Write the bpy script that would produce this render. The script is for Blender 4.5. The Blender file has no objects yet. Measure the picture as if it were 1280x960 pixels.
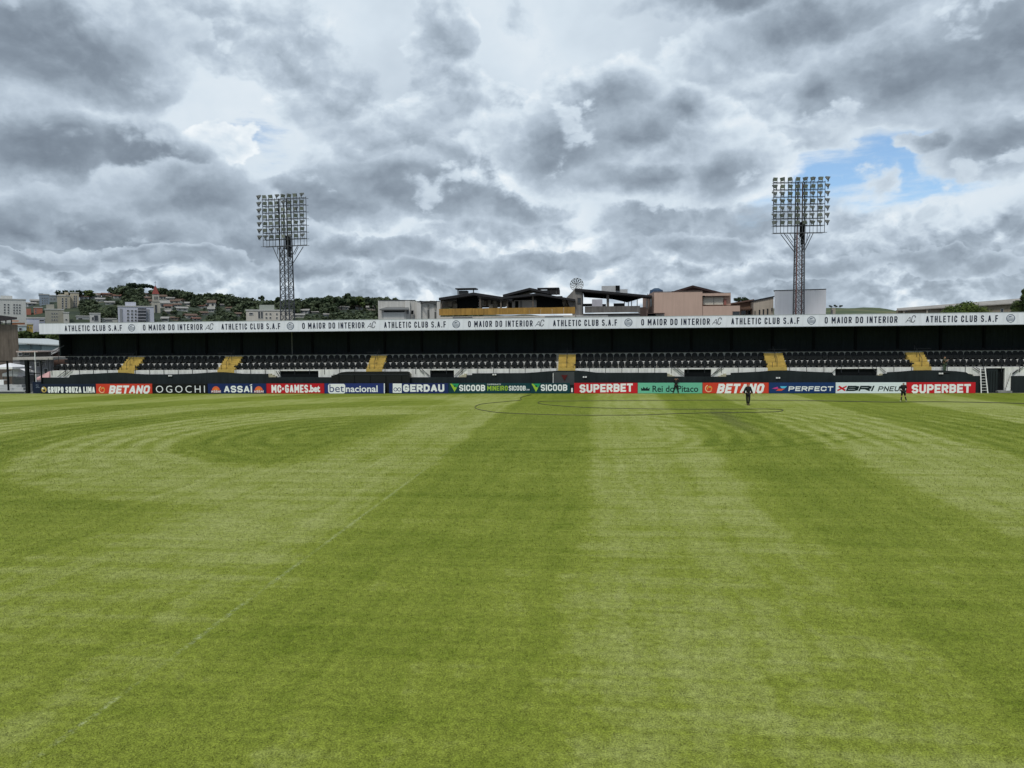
import bpy, bmesh, math, random
import numpy as np
from mathutils import Vector, Matrix
random.seed(7); RNG = np.random.default_rng(7)
S = bpy.context.scene
R = math.radians
COL = S.collection

# ------------------------------------------------------------------ camera
EYE = 5.3; FPX = 961.0
cd = bpy.data.cameras.new('camera'); cam = bpy.data.objects.new('camera', cd); COL.objects.link(cam); S.camera = cam
cd.sensor_width = 36; cd.lens = FPX/1280*36; cd.clip_start = .1; cd.clip_end = 6000
CM = Matrix.Rotation(R(6.5), 3, 'Z') @ Matrix.Rotation(R(90-3.22), 3, 'X') @ Matrix.Rotation(R(-.47), 3, 'Z')
cam.matrix_world = Matrix.Translation((0, 0, EYE)) @ CM.to_4x4()
def ray(u, v): return CM @ Vector(((u-640)/FPX, -(v-480)/FPX, -1))
def P(u, v, Y):
    d = ray(u, v); return Vector((d.x*Y/d.y, Y, EYE+d.z*Y/d.y))
def G(u, v, z=0.0):
    d = ray(u, v); t = (z-EYE)/d.z; return Vector((d.x*t, d.y*t, z))
def azel(u, v):
    d = ray(u, v).normalized(); return math.degrees(math.atan2(d.x, d.y)), math.degrees(math.asin(d.z))

# ------------------------------------------------------------------ exposure
S.view_settings.view_transform = 'Standard'; S.view_settings.look = 'None'
S.view_settings.gamma = 1; S.view_settings.exposure = 0.0
S.cycles.max_bounces = 5; S.cycles.diffuse_bounces = 2; S.cycles.use_denoising = True

# ------------------------------------------------------------------ node helper
class NT:
    def __init__(s, nt): s.nt = nt
    def new(s, t, **k):
        n = s.nt.nodes.new(t)
        for a, b in k.items(): setattr(n, a, b)
        return n
    def put(s, sock, v):
        if v is None: return
        if isinstance(v, bpy.types.NodeSocket): s.nt.links.new(v, sock)
        elif hasattr(sock, 'default_value'):
            if isinstance(v, (tuple, list)) and len(v) == 3 and sock.type == 'RGBA': v = (*v, 1)
            sock.default_value = v
    def m(s, op, a, b=None, c=None, clamp=False):
        n = s.new('ShaderNodeMath', operation=op, use_clamp=clamp)
        for i, v in enumerate((a, b, c)): s.put(n.inputs[i], v)
        return n.outputs[0]
    def vm(s, op, a, b=None, out=0):
        n = s.new('ShaderNodeVectorMath', operation=op)
        s.put(n.inputs[0], a); s.put(n.inputs[1], b)
        return n.outputs['Value'] if op in ('LENGTH', 'DOT_PRODUCT', 'DISTANCE') else n.outputs[0]
    def vscale(s, a, f):
        n = s.new('ShaderNodeVectorMath', operation='SCALE'); s.put(n.inputs[0], a); s.put(n.inputs[3], f); return n.outputs[0]
    def noise(s, vec, scale=1, detail=4, rough=.5, dist=0, out='Fac', lac=2.0, w=None):
        n = s.new('ShaderNodeTexNoise'); n.inputs['Scale'].default_value = scale
        if vec is not None: s.put(n.inputs['Vector'], vec)
        n.inputs['Detail'].default_value = detail; n.inputs['Roughness'].default_value = rough
        n.inputs['Distortion'].default_value = dist; n.inputs['Lacunarity'].default_value = lac
        return n.outputs[out]
    def sm(s, x, a, b, lo=0, hi=1, kind='SMOOTHSTEP'):
        n = s.new('ShaderNodeMapRange', interpolation_type=kind)
        s.put(n.inputs[0], x)
        for i, v in zip((1, 2, 3, 4), (a, b, lo, hi)): s.put(n.inputs[i], v)
        return n.outputs[0]
    def mix(s, f, a, b, mode='MIX'):
        n = s.new('ShaderNodeMix', data_type='RGBA', blend_type=mode)
        s.put(n.inputs[0], f); s.put(n.inputs[6], a); s.put(n.inputs[7], b)
        return n.outputs[2]
    def ramp(s, f, stops, interp='LINEAR'):
        n = s.new('ShaderNodeValToRGB'); s.put(n.inputs[0], f); cr = n.color_ramp; cr.interpolation = interp
        while len(cr.elements) < len(stops): cr.elements.new(.5)
        for e, (p, c) in zip(cr.elements, stops): e.position = p; e.color = (*c, 1)
        return n.outputs[0]
    def comb(s, x, y, z):
        n = s.new('ShaderNodeCombineXYZ')
        for i, v in enumerate((x, y, z)): s.put(n.inputs[i], v)
        return n.outputs[0]
    def sep(s, v):
        n = s.new('ShaderNodeSeparateXYZ'); s.put(n.inputs[0], v); return n.outputs

def lin(*c): return tuple(((x/255+.055)/1.055)**2.4 if x/255 > .04045 else x/255/12.92 for x in c)

# ------------------------------------------------------------------ world: sky with a broken deck of cloud
SUN_EL, SUN_AZ = 56, 192          # azimuth clockwise from +Y
W = bpy.data.worlds.new("World"); S.world = W; W.use_nodes = True
n = NT(W.node_tree); W.node_tree.nodes.clear()
out = n.new('ShaderNodeOutputWorld'); bg = n.new('ShaderNodeBackground'); n.nt.links.new(bg.outputs[0], out.inputs[0])
sky = n.new('ShaderNodeTexSky', sky_type='NISHITA', sun_disc=False)
sky.sun_elevation = R(SUN_EL); sky.sun_rotation = R(SUN_AZ); sky.dust_density = .6; sky.ozone_density = 1.5
tc = n.new('ShaderNodeTexCoord').outputs['Generated']
dirn = n.vm('NORMALIZE', tc)
dx, dy, dz = n.sep(dirn)
az = n.m('MULTIPLY', n.m('ARCTAN2', dx, dy), 57.29578)
el = n.m('MULTIPLY', n.m('ARCSINE', dz), 57.29578)
den = n.m('ADD', 1.02, dy)
Q = n.comb(n.m('DIVIDE', dx, den), n.m('MULTIPLY', n.m('DIVIDE', dz, den), 1.35), 0.0)    # conformal flat map of the sky
def n2(vec, scale, detail, rough=.55, out='Fac'):
    t_ = n.new('ShaderNodeTexNoise', noise_dimensions='2D'); n.put(t_.inputs['Vector'], vec)
    for k_, v_ in (('Scale', scale), ('Detail', detail), ('Roughness', rough)): t_.inputs[k_].default_value = v_
    return t_.outputs[out]
def puffs(vec, sc, det):
    v_ = n.new('ShaderNodeTexVoronoi', feature='F1', voronoi_dimensions='2D'); n.put(v_.inputs['Vector'], vec); v_.inputs['Scale'].default_value = sc
    v_.inputs['Detail'].default_value = det; v_.inputs['Roughness'].default_value = .5; v_.inputs['Lacunarity'].default_value = 2.2; v_.normalize = True
    d_ = n.m('MULTIPLY', v_.outputs['Distance'], 1.5); return n.m('SUBTRACT', 1.0, n.m('MULTIPLY', d_, d_))
def cen(c_): return n.vm('SUBTRACT', c_, (.5, .5, .5))
w1 = cen(n2(Q, 9, 4, .5, 'Color')); w2 = cen(n2(Q, 42, 4, .6, 'Color')); 
low = n.sm(el, 2, 13)
QW = n.vm('ADD', Q, n.vm('ADD', n.vscale(w1, .02), n.vscale(w2, .007)))
def fld(vec):
    p1 = puffs(vec, 19, 4.0); p2 = puffs(vec, 46, 3.0)
    return n.m('ADD', n.m('MULTIPLY_ADD', low, n.m('SUBTRACT', p1, p2), p2), n.m('MULTIPLY', n2(vec, 26, 6, .55), .5))
f0 = fld(QW); f1 = fld(n.vm('ADD', QW, (.0015, .0085, 0)))
slope = n.m('SUBTRACT', f0, f1)                    # lit from above
f0c = n.m('SUBTRACT', f0, 1.05)
soft1 = n.m('SUBTRACT', n2(Q, 7, 5, .55), .5); soft2 = n.m('SUBTRACT', n2(QW, 12, 6, .52), .5)
A = n.vm('ADD', n.comb(az, el, 0.0), n.vm('MULTIPLY', n.vm('ADD', n.vscale(w1, 5.5), n.vscale(w2, 2.0)), n.comb(1.0, .8, 0.0)))
A = n.vm('MULTIPLY', A, (1, 1, 0))
def ell(u, v, ru, rv):
    a0, e0 = azel(u, v); a1, _ = azel(u+ru, v); a2, _ = azel(u-ru, v); _, e1 = azel(u, v+rv); _, e2 = azel(u, v-rv)
    sa, se = 2/abs(a1-a2), 2/abs(e1-e2)
    mp = n.new('ShaderNodeMapping', vector_type='POINT'); n.put(mp.inputs[0], A)
    mp.inputs['Scale'].default_value = (sa, se, 0); mp.inputs['Location'].default_value = (-a0*sa, -e0*se, 0)
    g = n.new('ShaderNodeTexGradient', gradient_type='SPHERICAL'); n.put(g.inputs[0], mp.outputs[0]); return g.outputs['Fac']
def vramp(t): return n.ramp(t, [(0, lin(115,127,141)), (.2, lin(135,148,162)), (.4, lin(160,174,188)), (.58, lin(186,200,214)), (.76, lin(213,226,237)), (1, lin(242,248,252))])
# veil behind everything
val = n.m('ADD', .74, n.m('ADD', n.m('MULTIPLY', soft1, .45), n.m('MULTIPLY', soft2, .25)))
# blue gaps cut in the veil
gap = None
for u, v, ru, rv, wgt in [(1095,222,200,66,1.7),(985,250,80,28,.9),(330,178,50,40,.75),(352,212,42,30,.75),(630,237,50,24,.8),(905,145,60,16,.6),(905,62,40,16,.5),(1180,252,90,24,.7)]:
    e_ = ell(u, v, ru, rv); gap = n.m('MULTIPLY_ADD', e_, wgt, gap if gap else 0.0)
st = n2(n.comb(n.m('MULTIPLY', az, .05), n.m('MULTIPLY', el, .22), 0.0), 3.0, 6, .6)
gapm = n.m('MULTIPLY', n.sm(n.m('ADD', gap, n.m('MULTIPLY', n.m('SUBTRACT', st, .5), 2.4)), .15, 1.35, 0, .92), n.sm(gap, .02, .25))
hz = n.m('ADD', n.m('MULTIPLY', f0c, .55), n.m('MULTIPLY', soft2, 1.2))
hl = n.m('ADD', .46, n.m('ADD', n.m('MULTIPLY', slope, 1.15), n.m('ADD', n.m('MULTIPLY', soft1, 1.3), n.m('MULTIPLY', soft2, 1.0))))
hm_ = n.m('MULTIPLY', n.sm(n.m('ADD', el, n.m('MULTIPLY', soft2, 9.0)), 9.5, 8.0), n.sm(hz, -.20, -.02, .6, 1))
val = n.m('MULTIPLY_ADD', hm_, n.m('SUBTRACT', hl, val), val); gapm = n.m('MULTIPLY', gapm, n.m('SUBTRACT', 1.0, hm_))
# layers of cloud, back to front: (ellipses, rim value, core value, raggedness, softness, puff contrast)
LAY = [
 ([(945,120,110,60),(1000,170,100,50),(880,70,90,50),(1150,130,100,45),(940,190,90,40)], .80, .58, .40, .5, 1.3),
 ([(255,40,150,60),(360,60,110,75),(420,120,120,70),(490,180,130,80),(590,200,130,90),(545,50,52,70),(562,115,80,70),(640,150,80,60)], .74, .50, .40, .62, 1.7),
 ([(530,245,200,52),(410,262,150,44),(650,250,110,44),(600,215,120,50)], .60, .22, .38, .60, 1.3),
 ([(690,190,160,95),(790,175,180,88),(745,125,120,64),(835,135,100,52),(885,215,140,52),(800,225,200,46)], .84, .14, .40, .95, 1.5),
 ([(1140,90,210,90),(1265,60,190,150),(1010,30,210,52),(900,5,170,40),(1255,190,150,70),(1170,185,70,24),(1040,110,90,60)], .66, .18, .38, .75, 1.3),
 ([(290,182,60,40),(275,195,60,30)], .92, .74, .7, .5, 1.6),
 ([(70,60,240,120),(50,190,200,90),(160,190,150,70),(215,215,90,60)], .68, .10, .38, .75, 1.3),
 ([(240,255,170,62),(130,290,230,55),(310,300,150,44),(20,290,110,80)], .62, .22, .38, .7, 1.2),
 ([(480,318,150,20),(600,345,160,22),(200,322,190,22),(880,300,150,24),(700,330,120,16),(380,340,120,18),(60,330,110,16),(1000,335,140,18),(1180,330,150,18)], .56, .28, .60, .55, 1.2)]
for els, rim, core, rag, sf, pc in LAY:
    m_ = None
    for e in els:
        x_ = ell(*e); m_ = x_ if m_ is None else n.m('SMOOTH_MAX', m_, x_, .12)
    edge = n.m('ADD', n.m('ADD', m_, -.13), n.m('ADD', n.m('MULTIPLY', f0c, rag*1.0), n.m('MULTIPLY', soft2, rag*.9)))
    mask = n.sm(edge, 0, .05+sf*.16)
    depth_ = n.sm(n.m('ADD', edge, n.m('MULTIPLY', soft1, .35)), .0, sf)
    lv = n.m('ADD', n.m('MULTIPLY_ADD', depth_, core-rim, rim), n.m('ADD', n.m('MULTIPLY', n.sm(slope, -.5, .5, -.5, .5, 'LINEAR'), pc*.46), n.m('ADD', n.m('MULTIPLY', soft2, .26), n.m('MULTIPLY', soft1, .24))))
    val = n.m('MULTIPLY_ADD', mask, n.m('SUBTRACT', lv, val), val); gapm = n.m('MULTIPLY', gapm, n.m('SUBTRACT', 1.0, mask))
# heaped cloud low over the horizon and everywhere outside the named banks
side = n.m('MAXIMUM', n.sm(n.m('ABSOLUTE', n.m('ADD', az, 6.5)), 36, 44), n.sm(el, 27, 33))
hl2 = n.m('ADD', .42, n.m('ADD', n.m('MULTIPLY', slope, .5), n.m('ADD', n.m('MULTIPLY', soft1, 1.6), n.m('MULTIPLY', soft2, .5))))
val = n.m('MULTIPLY_ADD', side, n.m('SUBTRACT', hl2, val), val)
cloud = vramp(n.m('ADD', n.m('MULTIPLY', val, .96), n.sm(el, 0, 14, .09, .05)))
cloud = n.mix(n.sm(el, 0, 7, .25, 0), cloud, lin(200,214,224))
skyc = n.mix(1.0, sky.outputs[0], (.105, .125, .140), 'MULTIPLY')
n.put(bg.inputs[0], n.mix(gapm, cloud, skyc)); bg.inputs[1].default_value = 1.0
W.cycles.sampling_method = 'MANUAL'; W.cycles.sample_map_resolution = 512

#SKYEND
# ------------------------------------------------------------------ sun behind thin cloud
sd = bpy.data.lights.new('sun', 'SUN'); sd.energy = 2.0; sd.angle = R(12); sd.color = (1, .965, .9)
so = bpy.data.objects.new('sun', sd); COL.objects.link(so)
sv = Vector((math.sin(R(SUN_AZ))*math.cos(R(SUN_EL)), math.cos(R(SUN_AZ))*math.cos(R(SUN_EL)), math.sin(R(SUN_EL))))
so.rotation_euler = sv.to_track_quat('Z', 'Y').to_euler()

# ------------------------------------------------------------------ materials
MATS = {}
def mat(name, rgb, rough=.75, var=.18, scale=1.5, spec=.3, metal=0, streak=0, bump=0):
    if name in MATS: return MATS[name]
    m = bpy.data.materials.new(name); m.use_nodes = True; MATS[name] = m
    n = NT(m.node_tree); b = m.node_tree.nodes['Principled BSDF']
    co = n.new('ShaderNodeTexCoord').outputs['Object']
    f = n.noise(co, scale, 5, .6)
    k = n.sm(f, .25, .75, 1-var, 1+var*.6, 'LINEAR')
    if streak:
        x, y, z = n.sep(co); s2 = n.noise(n.comb(n.m('MULTIPLY', x, 3.0), n.m('MULTIPLY', y, 3.0), n.m('MULTIPLY', z, .25)), 1.2, 4, .6)
        k = n.m('MULTIPLY', k, n.sm(s2, .35, .7, 1, 1-streak))
    c = n.vscale(rgb, k)
    n.put(b.inputs['Base Color'], c); b.inputs['Roughness'].default_value = rough; b.inputs['Metallic'].default_value = metal
    b.inputs['Specular IOR Level'].default_value = spec
    if bump:
        bp = n.new('ShaderNodeBump'); bp.inputs['Strength'].default_value = bump; bp.inputs['Distance'].default_value = .05
        n.put(bp.inputs['Height'], n.noise(co, scale*6, 4, .6)); n.put(b.inputs['Normal'], bp.outputs[0])
    return m
def M(r, g, b): return mat(f'paint_{r}_{g}_{b}', lin(r, g, b), .7, .1, 1.2, streak=.12)
BLACK = mat('black_paint', (.007,.009,.010), .8, .25, .8, spec=.12)
BLACKW = mat('black_wall_paint', (.022,.029,.031), .8, .3, .5, streak=.2, spec=.12)
DKMET = mat('dark_steel', (.04,.045,.055), .5, .3, 3, metal=.3)
GALV = mat('galvanised_steel', (.12,.13,.14), .5, .3, 3, metal=.4)
WHITEW = mat('white_wall_paint', (.80,.80,.77), .8, .12, .7, streak=.25)
CONC = mat('grey_concrete', (.27,.27,.26), .9, .25, 1.3, streak=.2, bump=.1)
YEL = mat('yellow_step_paint', (.54,.385,.10), .8, .25, 2.5)
SEATM = mat('black_seat_plastic', (.007,.0085,.010), .55, .2, 5, spec=.22)
VINYL = mat('white_banner_vinyl', (.80,.82,.93), .55, .06, .4, streak=.12)
NAVYINK = mat('dark_navy_print', (.012,.018,.045), .6, .1)
WHT = mat('white_print', (.80,.81,.82), .6, .04)
GLASS = mat('dark_window_glass', (.03,.035,.04), .12, .3, 2, spec=.6)

# ------------------------------------------------------------------ mesh helpers
class MB:
    def __init__(s): s.v = []; s.f = []; s.m = []; s.mi = 0
    def add(s, vs, fs):
        o = len(s.v); s.v += [tuple(x) for x in vs]; s.f += [tuple(i+o for i in f) for f in fs]; s.m += [s.mi]*len(fs); return s
    def box(s, x0, x1, y0, y1, z0, z1):
        return s.add([(x0,y0,z0),(x1,y0,z0),(x1,y1,z0),(x0,y1,z0),(x0,y0,z1),(x1,y0,z1),(x1,y1,z1),(x0,y1,z1)],
                     [(0,3,2,1),(4,5,6,7),(0,1,5,4),(1,2,6,5),(2,3,7,6),(3,0,4,7)])
    def bar(s, a, b, r, sides=4, r2=None):
        a, b = Vector(a), Vector(b); d = (b-a)
        if d.length < 1e-6: return s
        d.normalize(); r2 = r if r2 is None else r2
        x = d.cross(Vector((0,0,1)) if abs(d.z) < .9 else Vector((1,0,0))).normalized(); y = d.cross(x)
        vs = []
        for p, rr in ((a, r), (b, r2)):
            for i in range(sides):
                t = 2*math.pi*(i+.5)/sides; vs.append(p+x*math.cos(t)*rr+y*math.sin(t)*rr)
        k = sides
        return s.add(vs, [(i, (i+1) % k, k+(i+1) % k, k+i) for i in range(k)]+[tuple(range(k-1, -1, -1)), tuple(range(k, 2*k))])
    def prism(s, pts, y0, y1):         # pts: (x,z) outline, extruded along y
        k = len(pts); ar = sum(pts[i][0]*pts[(i+1) % k][1]-pts[(i+1) % k][0]*pts[i][1] for i in range(k))
        if ar < 0: pts = pts[::-1]
        vs = [(x, y0, z) for x, z in pts]+[(x, y1, z) for x, z in pts]
        return s.add(vs, [tuple(range(k)), tuple(range(2*k-1, k-1, -1))]+[(i, k+i, k+(i+1) % k, (i+1) % k) for i in range(k)])
    def xprism(s, pts, x0, x1):        # pts: (y,z) outline, extruded along x
        k = len(pts); ar = sum(pts[i][0]*pts[(i+1) % k][1]-pts[(i+1) % k][0]*pts[i][1] for i in range(k))
        if ar < 0: pts = pts[::-1]
        vs = [(x0, y, z) for y, z in pts]+[(x1, y, z) for y, z in pts]
        return s.add(vs, [tuple(range(k-1, -1, -1)), tuple(range(k, 2*k))]+[(i, (i+1) % k, k+(i+1) % k, k+i) for i in range(k)])
    def tube(s, pts, r, sides=6):
        pts = [Vector(p) for p in pts]; vs = []; k = sides
        for i, p in enumerate(pts):
            d = (pts[min(i+1, len(pts)-1)]-pts[max(i-1, 0)]).normalized()
            x = d.cross(Vector((0,0,1)) if abs(d.z) < .9 else Vector((1,0,0))).normalized(); y = d.cross(x)
            rr = r[i] if isinstance(r, (list, tuple)) else r
            for j in range(k):
                t = 2*math.pi*j/k; vs.append(p+x*math.cos(t)*rr+y*math.sin(t)*rr)
        fs = [(i*k+j, i*k+(j+1) % k, (i+1)*k+(j+1) % k, (i+1)*k+j) for i in range(len(pts)-1) for j in range(k)]
        return s.add(vs, fs+[tuple(range(k-1, -1, -1)), tuple(range((len(pts)-1)*k, len(pts)*k))])
    def mesh(s, name, mats):
        me = bpy.data.meshes.new(name); me.from_pydata(s.v, [], s.f)
        for m in (mats if isinstance(mats, (list, tuple)) else [mats]): me.materials.append(m)
        if any(s.m): me.polygons.foreach_set('material_index', s.m)
        me.update(); return me
def link(name, me, parent=None, loc=None):
    o = bpy.data.objects.new(name, me); COL.objects.link(o)
    if parent: o.parent = parent
    if loc is not None: o.location = loc
    return o
def build(mb, name, mats, parent=None, label=None, cat=None, group=None, kind=None, loc=None):
    """world-space geometry; parented under a thing whose own origin is subtracted"""
    me = mb.mesh(name, mats); o = link(name, me, parent)
    if parent:
        off = Vector((0,0,0)); p = parent
        while p: off += p.location; p = p.parent
        me.transform(Matrix.Translation(-off))
    tag(o, label, cat, group, kind); return o
def tag(o, label=None, cat=None, group=None, kind=None):
    for k_, v_ in (('label', label), ('category', cat), ('group', group), ('kind', kind)):
        if v_: o[k_] = v_
    return o
def thing(name, label, cat, loc=(0,0,0), rz=0, group=None):
    o = bpy.data.objects.new(name, None); COL.objects.link(o); o.location = loc; o.rotation_euler = (0,0,rz); o.empty_display_size = .2
    return tag(o, label, cat, group)
def copy_tree(o, parent=None):
    c = o.copy(); COL.objects.link(c); c.parent = parent
    for ch in [x for x in KIDS.get(o.name, [])]: copy_tree(ch, c)
    return c
KIDS = {}
def kids_of(root):
    KIDS.clear()
    for x in bpy.data.objects:
        if x.parent: KIDS.setdefault(x.parent.name, []).append(x)

# ------------------------------------------------------------------ lettering (flat print)
_fc = {}
def text_raw(s, bold, space=1.0):
    key = (s, bold, space)
    if key in _fc: return _fc[key]
    c = bpy.data.curves.new('lettering', 'FONT'); c.body = s; c.size = 1; c.offset = bold; c.extrude = 0; c.resolution_u = 3; c.space_character = space
    o = bpy.data.objects.new('lettering', c); COL.objects.link(o); bpy.context.view_layer.update()
    me = o.evaluated_get(bpy.context.evaluated_depsgraph_get()).to_mesh()
    vs = [v.co.copy() for v in me.vertices]; fs = [tuple(p.vertices) for p in me.polygons]
    o.to_mesh_clear(); bpy.data.objects.remove(o); bpy.data.curves.remove(c)
    _fc[key] = (vs, fs); return _fc[key]
def put_text(mb, s, x0, x1, z0, z1, y, bold=.02, shear=0, space=1.0, zr=0):
    vs, fs = text_raw(s, bold, space)
    a = min(v.x for v in vs); b = max(v.x for v in vs); c = min(v.y for v in vs); d = max(v.y for v in vs)
    out = []
    for v in vs:
        tx = (v.x-a)/(b-a); tz = (v.y-c)/(d-c)
        x = x0+(x1-x0)*tx; z = z0+(z1-z0)*tz
        x += shear*(z-(z0+z1)/2); z += zr*(tx-.5)
        out.append((x, y, z))
    mb.add(out, fs)
GLY = {'A': [[(.02,0),(.46,1)],[(.98,0),(.54,1)],[(.17,.3),(.83,.3)]], 'B': [[(0,0),(0,1)],[(.12,1),(.7,1),(1,.87),(1,.65),(.72,.52),(.12,.52)],[(.72,.52),(1,.38),(1,.14),(.7,0),(.12,0)]],
 'C': [[(1,.74),(1,.84),(.76,1),(.24,1),(0,.82),(0,.18),(.24,0),(.76,0),(1,.16),(1,.26)]], 'D': [[(0,0),(0,1),(.62,1),(1,.78),(1,.22),(.62,0),(0,0)]],
 'E': [[(1,0),(0,0),(0,1),(1,1)],[(0,.5),(.86,.5)]], 'F': [[(0,0),(0,1),(1,1)],[(0,.48),(.86,.48)]], 'G': [[(1,.82),(.76,1),(.24,1),(0,.82),(0,.18),(.24,0),(.76,0),(1,.18),(1,.45),(.55,.45)]],
 'H': [[(0,0),(0,1)],[(1,0),(1,1)],[(0,.5),(1,.5)]], 'I': [[(0,0),(0,1)]], 'L': [[(0,1),(0,0),(1,0)]], 'M': [[(0,0),(0,1)],[(1,0),(1,1)],[(.05,.97),(.5,.32)],[(.95,.97),(.5,.32)]], 'N': [[(0,0),(0,1)],[(1,0),(1,1)],[(.04,.95),(.96,.05)]],
 'O': [[(.5,0),(.24,0),(0,.18),(0,.82),(.24,1),(.76,1),(1,.82),(1,.18),(.76,0),(.5,0)]], 'P': [[(0,0),(0,1)],[(.12,1),(.72,1),(1,.86),(1,.58),(.72,.43),(.12,.43)]], 'R': [[(0,0),(0,1)],[(.12,1),(.72,1),(1,.86),(1,.60),(.72,.47),(.12,.47)],[(.5,.47),(1,0)]],
 'S': [[(1,.84),(.76,1),(.24,1),(0,.85),(0,.66),(.24,.52),(.76,.48),(1,.34),(1,.15),(.76,0),(.24,0),(0,.16)]], 'T': [[(0,1),(1,1)],[(.5,0),(.5,1)]], 'U': [[(0,1),(0,.18),(.24,0),(.76,0),(1,.18),(1,1)]],
 'X': [[(0,0),(1,1)],[(0,1),(1,0)]], 'Z': [[(0,1),(1,1)],[(.95,.95),(.05,.05)],[(0,0),(1,0)]], '.': [[(0,0),(0,.02)]]}
GW_ = {'I': 0, '.': 0, 'M': 1.45, 'E': .88, 'F': .85, 'L': .82, 'T': .95, 'A': 1.1, ' ': .55}
def ribbon(mb, pts, t, y, f):
    P_ = [Vector((a, b)) for a, b in pts]; closed = (P_[0]-P_[-1]).length < 1e-6; n_ = len(P_)
    if not closed:
        d0 = (P_[0]-P_[1]).normalized(); d1 = (P_[-1]-P_[-2]).normalized(); v0_ = abs(d0.x) < .02 or abs(d0.y) < .02; v1_ = abs(d1.x) < .02 or abs(d1.y) < .02
        P_[0] = P_[0]+d0*t*(.5 if v0_ else .3); P_[-1] = P_[-1]+d1*t*(.5 if v1_ else .3)
    L_ = []; n_ = len(P_)
    for i in range(n_):
        a = P_[i]-P_[i-1] if i else (P_[-1]-P_[-2] if closed else P_[1]-P_[0]); b = P_[i+1]-P_[i] if i < n_-1 else (P_[1]-P_[0] if closed else P_[-1]-P_[-2])
        a.normalize(); b.normalize(); na, nb = Vector((-a.y, a.x)), Vector((-b.y, b.x)); m_ = na+nb
        if m_.length < .3: m_ = na.copy()
        m_.normalize(); k_ = min(1/max(m_.dot(na), .35), 1.8); L_.append((P_[i]+m_*t/2*k_, P_[i]-m_*t/2*k_))
    vs = []
    for p, q_ in L_: vs += [f(p, y), f(q_, y)]
    mb.add(vs, [(2*i, 2*i+1, 2*i+3, 2*i+2) for i in range(n_-1)])
def put_block(mb, s_, x0, x1, z0, z1, y, t=.17, gap=.16, shear=0, zr=0):
    h = z1-z0; t *= h; gap *= h; ws = [GW_.get(c, 1.0) for c in s_]; tot = (x1-x0)-len(s_)*t-(len(s_)-1)*gap+s_.count(' ')*t
    k_ = tot/sum(ws); x = x0; zc = (z0+z1)/2; xm = (x0+x1)/2
    def f(p, y_): return (p.x+shear*(p.y-zc), y_, p.y+zr*(p.x-xm)/(x1-x0))
    for c, w_ in zip(s_, ws):
        if c == ' ': x += w_*k_+gap; continue
        for j, pl in enumerate(GLY[c]): ribbon(mb, [(x+t/2+a*w_*k_, z0+t/2+b*(h-t)) if (c not in 'I.') else (x+t/2, z0+t/2+b*(h-t)) for a, b in pl], t, y-.0006*j, f)
        x += w_*k_+t+gap
def disc(mb, x, z, r, y, k=20, hole=0, a0=0, a1=2*math.pi):
    vs = []; fs = []
    for i in range(k+1):
        t = a0+(a1-a0)*i/k; vs.append((x+math.cos(t)*r, y, z+math.sin(t)*r)); vs.append((x+math.cos(t)*hole, y, z+math.sin(t)*hole))
    for i in range(k): fs.append((2*i, 2*i+1, 2*i+3, 2*i+2))
    mb.add(vs, fs)
def quadxz(mb, pts, y): mb.add([(x, y, z) for x, z in pts], [tuple(range(len(pts)))])

# ================================================================== SETTING
Y0 = 76.5      # line of the advertising boards
YB = 77.6      # black wall
YW = 78.1      # white wall
YF = 77.95     # roof fascia
# -- wide ground
mb = MB(); mb.add([(-2500,-300,-.06),(2500,-300,-.06),(2500,3000,-.06),(-2500,3000,-.06)], [(0,1,2,3)])
build(mb, 'ground', mat('earth_ground', (.12,.11,.08), .95, .3, .05), kind='structure')
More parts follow.
